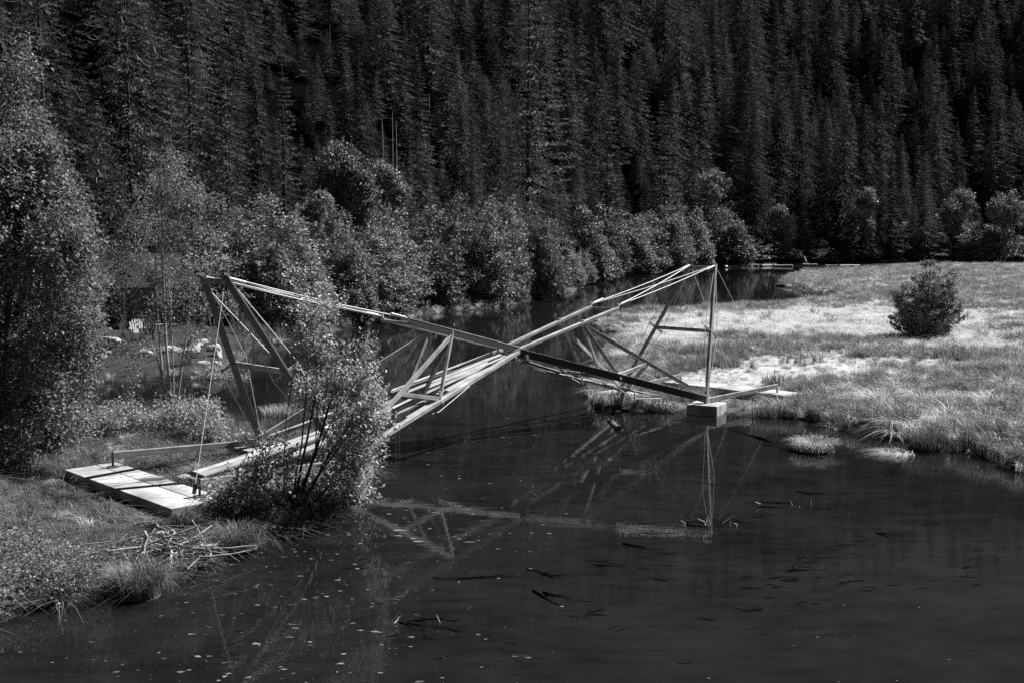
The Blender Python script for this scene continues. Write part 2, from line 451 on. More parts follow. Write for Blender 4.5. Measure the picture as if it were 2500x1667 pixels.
def conifer(seed, H, R, base=.12, whorls=None, spray=.55, droop=.35, gap=.15, per=10, shape=.85, irregular=.25, crooked=.01, upturn=.2, dens=1.0):
    """trunk and crown meshes of one conifer of height H, crown radius R"""
    r = np.random.default_rng(seed)
    tb = MB()
    zt = np.linspace(0, H, 9)
    cx = np.cumsum(r.normal(0, crooked * H / 9, 9)); cyy = np.cumsum(r.normal(0, crooked * H / 9, 9)); cx[0] = cyy[0] = 0
    pts = np.column_stack([cx, cyy, zt]); pts[0, 2] = -.6
    tr_ = .0085 * H * (1 - zt / H) ** .8 + .02
    tube(tb, pts, tr_, 7)
    cb = MB()
    nw = whorls or int(H * 1.9)
    hs = base + (1 - base) * (np.arange(nw) + r.uniform(-.4, .4, nw)) / nw
    Ps, Ds, Ns, Lx, Wx, Tx = [], [], [], [], [], []
    sect = r.uniform(.65, 1.15, 12)
    for h in hs:
        h = min(max(h, base), .995)
        c = np.array([np.interp(h * H, zt, cx), np.interp(h * H, zt, cyy), h * H])
        nb = int(round((r.integers(4, 7)) * dens))
        a0 = r.uniform(0, 6.28)
        prof = (1 - (h - base) / (1 - base)) ** shape
        low = min(1, .45 + (h - base) / .12)
        for k in range(nb):
            if r.random() < gap: continue
            a = a0 + k * 6.283 / nb + r.uniform(-.4, .4)
            Lb = (R * prof * low + .25) * r.uniform(1 - irregular, 1 + irregular * .6) * sect[int((a % 6.283) / 6.2832 * 12) % 12]
            ns = max(3, int(per * Lb / R + 3))
            t = np.sort(r.uniform(.02, 1, ns)) ** .85
            out = np.array([math.cos(a), math.sin(a), 0])
            side = np.array([-math.sin(a), math.cos(a), 0])
            dz = -droop * Lb * t ** 1.4 + upturn * Lb * t ** 4 + (h - .3) * .25 * Lb * t
            base_p = c + out * (Lb * t)[:, None] + np.array([0, 0, 1.0]) * dz[:, None]
            sgn = np.where(r.random(ns) < .5, -1, 1)
            wid = .22 * Lb * (1 - t * .7) * r.uniform(.0, 1, ns)
            p = base_p + side * (sgn * wid)[:, None] - np.array([0, 0, 1]) * (wid * .35)[:, None]
            D = out * .75 + side * (sgn * r.uniform(.2, 1.0, ns))[:, None] + np.array([0, 0, 1]) * (-droop * .9 + r.uniform(-.35, .3, ns))[:, None]
            Nn = np.array([0, 0, 1.0]) + .55 * out + r.normal(0, .38, (ns, 3))
            Ps.append(p); Ds.append(D); Ns.append(Nn)
            ln = spray * r.uniform(.6, 1.3, ns) * (.55 + .45 * prof)
            Lx.append(ln); Wx.append(ln * r.uniform(.26, .46, ns)); Tx.append(np.clip(.25 + .5 * t + r.normal(0, .15, ns), 0, 1))
    leaves(cb, np.concatenate(Ps), np.concatenate(Ds), np.concatenate(Ns), np.concatenate(Lx), np.concatenate(Wx), np.concatenate(Tx))
    return tb, cb

def broadleaf(seed, lobes, n, size, base=(0, 0), stems=5, stem_r=.06, clump=.3, per_clump=26, up=.5, aspect=.55, trunk_sides=5, spread=.3, hang=.2, shell=.55):
    """lobes: (cx, cy, cz, rx, ry, rz) blobs; leaves sit in clumps towards the outside of the blobs; stems run from the base into them"""
    r = np.random.default_rng(seed)
    lobes = np.asarray(lobes, float)
    vol = np.prod(lobes[:, 3:], 1) ** .7; vol /= vol.sum()
    nc = max(6, int(n / per_clump))
    li = r.choice(len(lobes), nc, p=vol)
    d = rand_dirs(r, nc)
    rad = r.uniform(shell ** 2, 1, nc) ** .5
    c = lobes[li, :3] + d * rad[:, None] * lobes[li, 3:] * (1 + r.normal(0, .10, nc))[:, None]
    k = r.integers(int(per_clump * .5), int(per_clump * 1.5), nc)
    ci = np.repeat(np.arange(nc), k)
    m_ = len(ci)
    outc = norm((c - lobes[li, :3]) / lobes[li, 3:] + .001)
    tw = norm(outc + np.array([0, 0, .35]) + r.normal(0, .5, (nc, 3)))          # every clump is a twig with leaves along it
    al = r.uniform(-1.3, 1.5, m_)
    off = tw[ci] * (al * clump * 1.25)[:, None] + r.normal(0, 1, (m_, 3)) * (clump * .42 * (1.2 - .35 * al))[:, None]
    P = c[ci] + off
    outw = outc[ci]
    Nn = norm(outw * .45 + np.array([0, 0, up]) + r.normal(0, .45, (m_, 3)))
    D = norm(tw[ci] * .6 + rand_dirs(r, m_) * .9 + np.array([0, 0, -hang]))
    L_ = size * r.uniform(.6, 1.35, m_)
    tint = np.clip(.5 + r.normal(0, .12, nc)[ci] + r.normal(0, .2, m_), 0, 1)
    keep = P[:, 2] > .03
    cb = MB(); leaves(cb, P[keep], D[keep], Nn[keep], L_[keep], (L_ * aspect * r.uniform(.8, 1.2, m_))[keep], tint[keep])
    tb = MB()
    targets = r.choice(nc, min(stems, nc), replace=False)
    zz = c[:, 2]
    for s_i in range(stems):
        tgt = lobes[s_i % len(lobes), :3] + np.array([0, 0, lobes[s_i % len(lobes), 5] * .55]) + r.normal(0, .1, 3)
        b0 = np.array([base[0] + r.normal(0, spread * .4), base[1] + r.normal(0, spread * .4), -.25])
        t = np.linspace(0, 1, 7)[:, None]
        bend = r.normal(0, .10, 3) * np.linalg.norm(tgt - b0); bend[2] = 0
        pth = b0 + (tgt - b0) * np.concatenate([t ** 1.25, t ** 1.25, t], 1) + np.sin(t * np.pi) * bend
        tube(tb, pth, stem_r * (1 - t[:, 0] * .8) * r.uniform(.6, 1.1), trunk_sides, .5, cap=False)
        near = c[np.argsort(np.linalg.norm(c - tgt, axis=1))[:10]]
        for q in near[::2]:
            j = pth[r.integers(2, 6)]
            mid = (j + q) / 2 + r.normal(0, .06, 3) + np.array([0, 0, .08])
            tube(tb, [j, mid, q], [stem_r * .35, stem_r * .22, stem_r * .08], 4, .5, cap=False)
    return tb, cb

def make_tree(name, tb, cb, bark, leafm, loc, rz, scale=1.0, crown='crown', trunk='trunk'):
    t = empty(name, loc, rz)
    t.scale = (scale,) * 3 if np.ndim(scale) == 0 else scale
    obj(trunk, tb if isinstance(tb, bpy.types.Mesh) else tb.mesh(trunk, bark, smooth=True), t)
    obj(crown, cb if isinstance(cb, bpy.types.Mesh) else cb.mesh(crown, leafm), t)
    return t

# --- conifers of the hillside
con = []
specs = [(36, 7.6, .08, .50), (42, 8.6, .12, .62), (30, 7.4, .05, .45), (45, 7.8, .20, .66), (24, 6.4, .04, .42), (38, 9.4, .14, .72), (35, 6.0, .10, .40), (43, 6.8, .25, .55)]
for q, (H_, R_, b_, dr) in enumerate(specs):
    tb, cb = conifer(100 + q, H_, R_, b_, whorls=int(H_ * 1.75), spray=.75, droop=dr, per=52, dens=1.25, irregular=.65, gap=.12, crooked=.012, shape=[.85, .75, .95, .8, .9, .7, 1.05, .85][q], upturn=.12)
    con.append((H_, tb.mesh('trunk', M['bark'], True), cb.mesh('crown', M['needle'])))

# candidate places over the hill, jittered grid
cand = []
st = 11.2
for yy in np.arange(95, 560, st):
    for xx in np.arange(-.56 * yy - 10, .56 * yy + 10, st):
        cand.append((xx + rng.uniform(-6.2, 6.2), yy + rng.uniform(-6.2, 6.2)))
cand = np.array(cand)
sdc = -poly_sd(POLY, cand)
hh = hill(cand)
ok = (sdc > 11) & ((hh > 1.2) | ((sdc > 25) & (cand[:, 0] < .12 * cand[:, 1]) & (cand[:, 1] > 120)))
ok &= rng.random(len(cand)) > .06
cand = cand[ok]; gz = hz(cand)
n_c = len(cand)
sc_ = rng.uniform(.45, 1.1, n_c) ** .8
vi = rng.integers(0, len(con), n_c)
dist = np.hypot(cand[:, 0], cand[:, 1])
sc_ = sc_ * np.clip(.30 + dist / 480, .58, 1.0)
# those whose top stands in the frame count as seen; the largest 300 become single trees
topv = 594 - FPX * (gz + 40 * sc_ - CAM_H) / cand[:, 1]
basev = 594 - FPX * (gz - CAM_H) / cand[:, 1]
uu = 1250 + FPX * cand[:, 0] / cand[:, 1]
seen = (basev > -40) & (uu > -60) & (uu < 2560)
order = np.argsort(-(sc_ / dist) * seen)
single = order[:290]
FOREST_G = {0: ('dark conifer in the dense forest behind the alder bank', 'conifers behind the left bank'),
            1: ('dark conifer on the hillside above the middle of the pond', 'conifers on the middle hillside'),
            2: ('dark conifer on the hillside beyond the marsh', 'conifers on the hillside beyond the marsh')}
for q in single:
    H_, tm, cm = con[vi[q]]
    g_ = 0 if uu[q] < 850 else 1 if uu[q] < 1650 else 2
    t = empty('conifer_tree', (cand[q, 0], cand[q, 1], gz[q]), rng.uniform(0, 6.28))
    s_ = sc_[q]; t.scale = (s_ * rng.uniform(.9, 1.1), s_ * rng.uniform(.9, 1.1), s_)
    obj('trunk', tm, t); obj('crown', cm, t)
    tag(t, FOREST_G[g_][0], 'tree', FOREST_G[g_][1])

def scatter(name, src_objs, P, rot, scl, idx, label, kind='stuff'):
    """one object that spreads copies of the source plants over the points P (what nobody could count)"""
    c = bpy.data.collections.new(name + '_source')
    for o in src_objs: c.objects.link(o)
    me = bpy.data.meshes.new(name)
    me.vertices.add(len(P)); me.vertices.foreach_set('co', np.asarray(P, np.float32).ravel())
    for nm, ty, dat in (('rot', 'FLOAT_VECTOR', rot), ('scl', 'FLOAT_VECTOR', scl), ('idx', 'INT', idx)):
        a = me.attributes.new(nm, ty, 'POINT')
        a.data.foreach_set('vector' if ty == 'FLOAT_VECTOR' else 'value', np.asarray(dat, np.int32 if ty == 'INT' else np.float32).ravel())
    me.update()
    o = obj(name, me)
    ng = bpy.data.node_groups.new(name + '_nodes', 'GeometryNodeTree')
    ng.interface.new_socket('Geometry', in_out='INPUT', socket_type='NodeSocketGeometry')
    ng.interface.new_socket('Geometry', in_out='OUTPUT', socket_type='NodeSocketGeometry')
    gi = ng.nodes.new('NodeGroupInput'); go = ng.nodes.new('NodeGroupOutput')
    ip = ng.nodes.new('GeometryNodeInstanceOnPoints'); ci = ng.nodes.new('GeometryNodeCollectionInfo')
    ci.inputs['Collection'].default_value = c
    ci.inputs['Separate Children'].default_value = True; ci.inputs['Reset Children'].default_value = True
    def na(nm, ty):
        n = ng.nodes.new('GeometryNodeInputNamedAttribute'); n.data_type = ty; n.inputs['Name'].default_value = nm; return n
    ar, as_, ai = na('rot', 'FLOAT_VECTOR'), na('scl', 'FLOAT_VECTOR'), na('idx', 'INT')
    er = ng.nodes.new('FunctionNodeEulerToRotation')
    ln = ng.links.new
    ln(gi.outputs[0], ip.inputs['Points']); ln(ci.outputs[0], ip.inputs['Instance'])
    ip.inputs['Pick Instance'].default_value = True
    ln(ai.outputs[0], ip.inputs['Instance Index'])
    ln(ar.outputs[0], er.inputs[0]); ln(er.outputs[0], ip.inputs['Rotation']); ln(as_.outputs[0], ip.inputs['Scale'])
    ln(ip.outputs[0], go.inputs[0])
    md = o.modifiers.new('scatter', 'NODES'); md.node_group = ng
    tag(o, label, None, kind=kind)
    return o

rest = np.setdiff1d(np.arange(n_c), single)
srcs = []
for q, (H_, tm, cm) in enumerate(con):
    srcs.append(bpy.data.objects.new('forest_source_%d' % q, cm))
rest = rest[topv[rest] < 700]
ug = []
for yy in np.arange(110, 520, 6.2):
    for xx in np.arange(-.52 * yy, .52 * yy, 6.2): ug.append((xx + rng.uniform(-3, 3), yy + rng.uniform(-3, 3)))
ug = np.array(ug); ug = ug[(-poly_sd(POLY, ug) > 14) & (hill(ug) > 1.0)]
n_u = len(ug)
FP = np.concatenate([np.column_stack([cand[rest], gz[rest]]), np.column_stack([ug, hz(ug)])])
FS = np.concatenate([sc_[rest], rng.uniform(.16, .46, n_u)]); FI = np.concatenate([vi[rest], rng.choice([0, 2, 4, 5], n_u)])
FW = FS * np.concatenate([np.full(len(rest), 1.05), np.full(n_u, 1.25)])
n_r = len(FP)
scatter('forest', srcs, FP,
        np.column_stack([rng.normal(0, .02, n_r), rng.normal(0, .02, n_r), rng.uniform(0, 6.28, n_r)]),
        np.column_stack([FW, FW, FS]), FI, 'far conifer forest covering the upper hillside')

# --- named conifers near the water
def big_conifer(name, u, d, H_, R_, label, seed, mat='needle', **kw):
    x = (u - 1250) / FPX * d; z = hz1(x, d)
    tb, cb = conifer(seed, H_, R_, **kw)
    t = make_tree(name, tb, cb, M['bark'], M[mat], (x, d, z), 0)
    return tag(t, label, 'tree')
M['fir'] = mat_leaf('fir_needle', .12, .6, .7, .15, .15, .0)
big_conifer('fir_tree', 1290, 150, 45, 8.5, 'tallest fir with bare lower trunk standing above the alder bushes', 501, mat='fir', base=.20, whorls=58, spray=.62, droop=.34, gap=.26, per=48, irregular=.55, shape=.6, dens=1.1)
big_conifer('spruce_tree', 1030, 128, 17, 4.6, 'dark drooping spruce with a wide skirt behind the alder bushes', 502, mat='cedar', base=.03, whorls=40, spray=.5, droop=.55, gap=.08, per=40, shape=.75)
big_conifer('spruce_tree', 700, 118, 25, 3.6, 'slim spruce with stepped branches left of the grey cottonwood', 503, base=.06, whorls=46, spray=.5, droop=.32, gap=.10, per=36)
big_conifer('cedar_tree', 560, 92, 21, 4.8, 'dark drooping cedar behind the tower', 504, mat='cedar', base=.02, whorls=48, spray=.36, droop=.65, gap=.08, per=60, shape=.6)
big_conifer('cedar_tree', 330, 86, 27, 6.0, 'large dark cedar with hanging boughs above the cabin', 505, mat='cedar', base=.04, whorls=54, spray=.38, droop=.65, gap=.10, per=70, shape=.5)
big_conifer('cedar_tree', 120, 78, 27, 6.0, 'large dark cedar in the upper left corner', 506, mat='cedar', base=.05, whorls=52, spray=.36, droop=.65, gap=.10, per=70, shape=.5)
big_conifer('cedar_tree', 470, 104, 31, 5.5, 'tall cedar behind the other cedars, its top out of sight', 507, mat='cedar', base=.05, whorls=58, spray=.40, droop=.55, gap=.10, per=60, shape=.55)
big_conifer('fir_tree', 1610, 250, 38, 5.4, 'fir with bare trunk left of the bright rounded tree', 508, base=.22, whorls=50, spray=.7, droop=.34, gap=.22, per=34, irregular=.5, shape=.6)
big_conifer('fir_tree', 1480, 205, 37, 5.0, 'dark fir at the forest edge right of the tallest fir', 509, base=.18, whorls=52, spray=.66, droop=.38, gap=.18, per=34, irregular=.4, shape=.65)

# dead pale twigs on the cedars
for (u, d, zt, sd_) in [(95, 78, 23.2, 1), (140, 78, 21.5, 2), (205, 84, 23.0, 3), (290, 84, 22.6, 4), (375, 84, 21.3, 5), (330, 84, 19.5, 6), (450, 84, 21.0, 7), (540, 100, 20.5, 8), (200, 80, 16.5, 9), (265, 84, 12.4, 10)]:
    r = np.random.default_rng(sd_)
    mb = MB()
    x = (u - 1250) / FPX * (d - 6.3)
    for k in range(r.integers(2, 5)):
        a = r.uniform(2.2, 5.6); Lb = r.uniform(.8, 2.4)
        t = np.linspace(0, 1, 7)
        o_ = r.normal(0, .5, 3)
        p = np.column_stack([np.cos(a) * Lb * t, np.sin(a) * .3 * t, -.5 * Lb * np.sin(t * 2.4) * r.uniform(.3, 1)]) + o_
        tube(mb, p, .035 * (1 - t * .7), 4, cap=False)
    o = obj('dead_branch', mb.mesh('dead_branch', M['dead_twig']))
    par = [q for q in bpy.data.objects if q.name.startswith('cedar_tree')]
    best = min(par, key=lambda q: abs(q.location.x - x) + abs(q.location.y - d))
    o.parent = best
    o.location = Vector((x, d - 6.3 + r.uniform(-.6, .6), zt * .93)) - best.location

# --- broadleaf bushes along the left and far banks
def lobes_plume(seed, H_, W_, nl):
    """an alder clump: several upright plumes"""
    r = np.random.default_rng(seed); out = []
    for k in range(nl):
        a = r.uniform(0, 6.28); q = r.uniform(0, 1) ** .6 * W_ * .62
        h = H_ * r.uniform(.55, 1.0) * (1 - .35 * (q / W_) ** 2)
        rx = W_ * r.uniform(.22, .42)
        out.append((math.cos(a) * q, math.sin(a) * q, h * .53, rx, rx, h * .47))
        out.append((math.cos(a) * q * 1.1, math.sin(a) * q * 1.1, h * .26, rx * 1.15, rx * 1.15, h * .27))
    for k in range(nl + 3):            # side shoots that break the outline
        a = r.uniform(0, 6.28); q = W_ * r.uniform(.5, 1.0); f = r.uniform(.15, .8)
        out.append((math.cos(a) * q * (1 - .5 * f), math.sin(a) * q * (1 - .5 * f), H_ * f, W_ * .16, W_ * .16, H_ * r.uniform(.05, .12)))
    for k in range(4):
        a = r.uniform(0, 6.28); q = W_ * r.uniform(0, .5)
        out.append((math.cos(a) * q, math.sin(a) * q, H_ * r.uniform(.92, 1.04), W_ * .09, W_ * .09, H_ * .09))
    return out
ald = []
for q in range(5):
    tb, cb = broadleaf(300 + q, lobes_plume(300 + q, 10, 4.2, 9), 34000, .30, stems=8, stem_r=.10, clump=.34, per_clump=22, up=.6, aspect=.5, spread=1.2, shell=.72)
    ald.append((tb.mesh('stems', M['bark'], True), cb.mesh('foliage', M['alder'])))
ald2 = []
for q in range(3):
    tb, cb = broadleaf(340 + q, lobes_plume(340 + q, 10, 4.2, 8), 36000, .25, stems=8, stem_r=.09, clump=.36, per_clump=24, up=.7, aspect=.55, spread=1.2, shell=.72)
    ald2.append((tb.mesh('stems', M['bark'], True), cb.mesh('foliage', M['alder_light'])))

BUSH = [  # u, v of the foot, v of the top, half width px, light?, set back (m)
    (480, 850, 600, 50, 0, 9), (535, 845, 570, 60, 0, 9), (590, 838, 545, 75, 1, 4), (660, 832, 540, 85, 1, 5), (735, 822, 560, 70, 1, 3), (800, 806, 540, 80, 0, 4), (850, 800, 580, 55, 0, 2), (905, 788, 540, 70, 0, 4), (970, 776, 560, 60, 0, 3),
    (1040, 766, 520, 70, 0, 4), (1100, 758, 500, 70, 0, 5), (1165, 754, 520, 60, 0, 4), (1225, 746, 508, 60, 0, 4), (1290, 735, 525, 55, 0, 4), (1345, 720, 545, 45, 0, 4), (1390, 708, 590, 36, 0, 4),
    (1425, 692, 540, 45, 0, 5), (1475, 677, 528, 45, 0, 6), (1520, 671, 520, 45, 0, 6), (1570, 666, 512, 45, 0, 6), (1618, 662, 518, 36, 0, 6), (1655, 659, 530, 32, 0, 7),
    (1705, 656, 515, 48, 0, 7), (1755, 654, 505, 46, 0, 8), (1795, 652, 540, 32, 0, 8),
    (1835, 650, 545, 40, 0, 10), (1880, 649, 520, 46, 0, 16), (1925, 649, 590, 30, 1, 6), (1965, 649, 575, 34, 0, 12), (2010, 649, 600, 30, 1, 8), (2050, 649, 560, 40, 0, 16),
    (2095, 649, 590, 36, 0, 12), (2150, 648, 575, 40, 0, 14), (2205, 648, 560, 42, 0, 18), (2260, 648, 585, 40, 0, 10), (2300, 648, 570, 32, 0, 22), (2365, 648, 555, 44, 0, 8), (2430, 648, 560, 34, 0, 20), (2480, 648, 585, 34, 0, 10)]
def bush_at(name, u, v, vt, hw, light, back, label, group, sd_):
    r = np.random.default_rng(sd_)
    p = G(u, v); d = p[1]; p = p * (1 + back / d); d = p[1]; x = p[0]
    z = hz1(x, d)
    H_ = (594 - vt) / FPX * d + CAM_H - z
    W_ = hw / FPX * d
    tm, cm = (ald2 if light else ald)[r.integers(0, 3 if light else 5)]
    t = empty(name, (x, d, z), r.uniform(0, 6.28)); sx_ = W_ / 4.2 * r.uniform(1.3, 2.3); H_ *= r.uniform(.72, 1.16)
    t.scale = (sx_ * r.uniform(.85, 1.2), sx_ * r.uniform(.85, 1.2), H_ / 10)
    t.rotation_euler = (r.normal(0, .05), r.normal(0, .05), r.uniform(0, 6.28))
    obj('stems', tm, t); obj('foliage', cm, t)
    return tag(t, label, 'bush', group)
for q, (u, v, vt, hw, li_, bk) in enumerate(BUSH):
    if u < 760: lab, gr = 'sunlit alder bush on the near bank behind the tower', 'bright alders behind the left tower'
    elif u < 1420: lab, gr = 'leafy alder bush in the row along the pond behind the crossed beams', 'alders on the pond bank'
    elif u < 1820: lab, gr = 'leafy alder bush on the far bank behind the right-hand tower', 'alders behind the right tower'
    else: lab, gr = 'small leafy bush at the forest foot beyond the marsh', 'bushes beyond the marsh'
    bush_at('alder_bush', u, v, vt, hw, li_, bk, lab, gr, 900 + q)
    if 560 < u < 1810:   # a second row a little behind
        bush_at('alder_bush', u + 28, v - 4, vt - 6 + (q * 37 % 40), hw * .9, 0, bk + 7 + q * 13 % 8, lab.replace('leafy alder', 'leafy alder'), gr, 1900 + q)

# rounder taller broadleaf trees
def round_lobes(seed, H_, W_, nl, low=.2):
    r = np.random.default_rng(seed); out = []
    for k in range(nl):
        a = r.uniform(0, 6.28); f = r.uniform(low, .9); q = W_ * .6 * math.sqrt(max(0, 1 - ((f - .5) / .55) ** 2)) * r.uniform(.4, 1)
        rr = W_ * r.uniform(.28, .42)
        out.append((math.cos(a) * q, math.sin(a) * q, H_ * f, rr, rr, rr * 1.1))
    return out
def round_tree(name, u, d, vt, hw, label, seed, leaf, size, n, mat, cat='tree', **kw):
    x = (u - 1250) / FPX * d; z = hz1(x, d)
    H_ = (594 - vt) / FPX * d + CAM_H - z; W_ = hw / FPX * d
    tb, cb = broadleaf(seed, round_lobes(seed, H_ * .98, W_, kw.pop('nl', 12), kw.pop('low', .2)), n, size, stems=kw.pop('stems', 5), stem_r=kw.pop('stem_r', .16), **kw)
    t = make_tree(name, tb, cb, M['bark'], M[mat], (x, d, z), 0)
    return tag(t, label, cat)
round_tree('cottonwood_tree', 850, 108, 335, 105, 'broad grey cottonwood left of the drooping spruce', 601, 0, .30, 34000, 'alder', nl=16, clump=.35)
round_tree('cottonwood_tree', 930, 118, 352, 75, 'grey cottonwood leaning against the drooping spruce', 602, 0, .30, 20000, 'alder', nl=10, clump=.35)
round_tree('maple_tree', 760, 98, 455, 65, 'rounded sunlit maple in front of the broad cottonwood', 603, 0, .28, 20000, 'alder_light', nl=9, clump=.32)
round_tree('maple_tree', 1725, 290, 415, 58, 'bright rounded tree above the right-hand tower', 604, 0, .6, 16000, 'alder_light', nl=12, clump=.6)
round_tree('maple_tree', 2112, 300, 452, 34, 'narrow rounded pale tree against the dark forest beyond the marsh', 605, 0, .55, 10000, 'alder_light', nl=8, clump=.55)
round_tree('maple_tree', 1905, 296, 505, 40, 'bright broadleaf tree at the forest edge behind the far logs', 606, 0, .55, 10000, 'alder_light', nl=8, clump=.5)
round_tree('maple_tree', 2330, 310, 440, 60, 'dim broadleaf tree behind the round bush beyond the marsh', 607, 0, .6, 12000, 'alder', nl=10, clump=.6)
round_tree('maple_tree', 2450, 300, 470, 60, 'dim broadleaf tree at the right edge of the picture', 608, 0, .6, 12000, 'alder', nl=10, clump=.6)

# the lone shrub on the marsh
p = G(2262, 833, .35)
r = np.random.default_rng(611)
tb, cb = MB(), MB()
for k in range(84):
    a = r.uniform(0, 6.28); lean = r.uniform(0, 1) ** .7; Ls_ = r.uniform(2.4, 6.0) * (1 - .38 * lean)
    t = np.linspace(0, 1, 8)
    b0 = np.array([math.cos(a), math.sin(a), 0]) * r.uniform(0, .7); b0[2] = -.1
    pth = b0 + np.column_stack([math.cos(a) * lean * 1.9 * t ** 1.1, math.sin(a) * lean * 1.7 * t ** 1.1, Ls_ * (t - .16 * lean * t ** 2)]) + np.sin(t * 3)[:, None] * r.normal(0, .12, 3)
    tube(tb, pth, .03 * (1 - .8 * t), 4, cap=False)
    for q in range(24):
        f = r.uniform(.05, 1.0); j = pth[int(f * 7)]
        ad = a + r.normal(0, 1.3); tl = r.uniform(.25, .75) * (1.25 - .7 * f)
        e = j + np.array([math.cos(ad) * tl, math.sin(ad) * tl, r.uniform(.05, .5) * tl + .1])
        nl_ = 26; u_ = r.uniform(0, 1.05, nl_)
        P_ = j + (e - j) * u_[:, None] + r.normal(0, .05, (nl_, 3))
        Nn = norm(np.array([0, 0, .7]) + norm(e - np.array([0, 0, 1.8])) * .5 + r.normal(0, .5, (nl_, 3)))
        L_ = .125 * r.uniform(.6, 1.3, nl_)
        ok_ = P_[:, 2] > .05
        leaves(cb, P_[ok_], (norm(e - j) * .5 + rand_dirs(r, nl_))[ok_], Nn[ok_], L_[ok_], (L_ * .5)[ok_], np.clip(r.normal(.5, .2, nl_), 0, 1)[ok_])
t = make_tree('willow_shrub', tb, cb, M['bark'], M['alder'], (p[0], p[1], hz1(p[0], p[1])), 0, crown='foliage', trunk='stems')
tag(t, 'dark round shrub standing alone on the pale marsh', 'shrub')

# ------------------------------------------------------------------ the footbridge
BC = np.array([-.078, 34.09]); YAW = math.radians(44.30)
AX = np.array([math.cos(YAW), math.sin(YAW)]); TX = np.array([math.sin(YAW), -math.cos(YAW)])
def B(s, q, z):
    v = BC + s * AX + q * TX
    return np.array([v[0], v[1], z])
HL, HB, Z0, HT, LB, HW, ZM, HM, EE, HE, ZE = 7.80, 1.98, .46, 5.16, 2.415, .565, 2.60, .367, 4.54, .613, 3.73
bridge = empty('footbridge', (0, 0, 0))
tag(bridge, 'crossed timber footbridge with leaning towers and steel stays over the pond', 'bridge')
prng = random.Random(11)
def beam(name, p0, p1, w, h, mat, up=(0, 0, 1), jit=.0, parent=None):
    """own object with its long axis on local Z so that the grain runs along it"""
    p0 = np.asarray(p0, float); p1 = np.asarray(p1, float)
    Lb = float(np.linalg.norm(p1 - p0)); d = (p1 - p0) / Lb
    upv = np.asarray(up, float); s = norm(np.cross(upv, d)); t_ = np.cross(d, s)
    mb = MB(); box_mb(mb, (0, 0, 0), (0, 0, Lb), w, h, up=(0, 1, 0), jit=jit, r=prng)
    o = obj(name, mb.mesh(name, M[mat]), parent if parent is not None else bridge)
    o.matrix_local = Matrix(((s[0], t_[0], d[0], p0[0]), (s[1], t_[1], d[1], p0[1]), (s[2], t_[2], d[2], p0[2]), (0, 0, 0, 1)))
    return o
def rod(name, pts, r_, mat='cable', sides=5, sag=0.0, parent=None):
    pts = [np.asarray(p, float) for p in pts]
    if sag and len(pts) == 2:
        t = np.linspace(0, 1, 9)[:, None]
        pp = pts[0] + (pts[1] - pts[0]) * t; pp[:, 2] -= sag * np.sin(t[:, 0] * np.pi); pts = pp
    mb = MB(); tube(mb, pts, r_, sides)
    return obj(name, mb.mesh(name, M[mat], True), parent if parent is not None else bridge)
def lerp(a, b, t): return np.asarray(a) + (np.asarray(b) - np.asarray(a)) * t

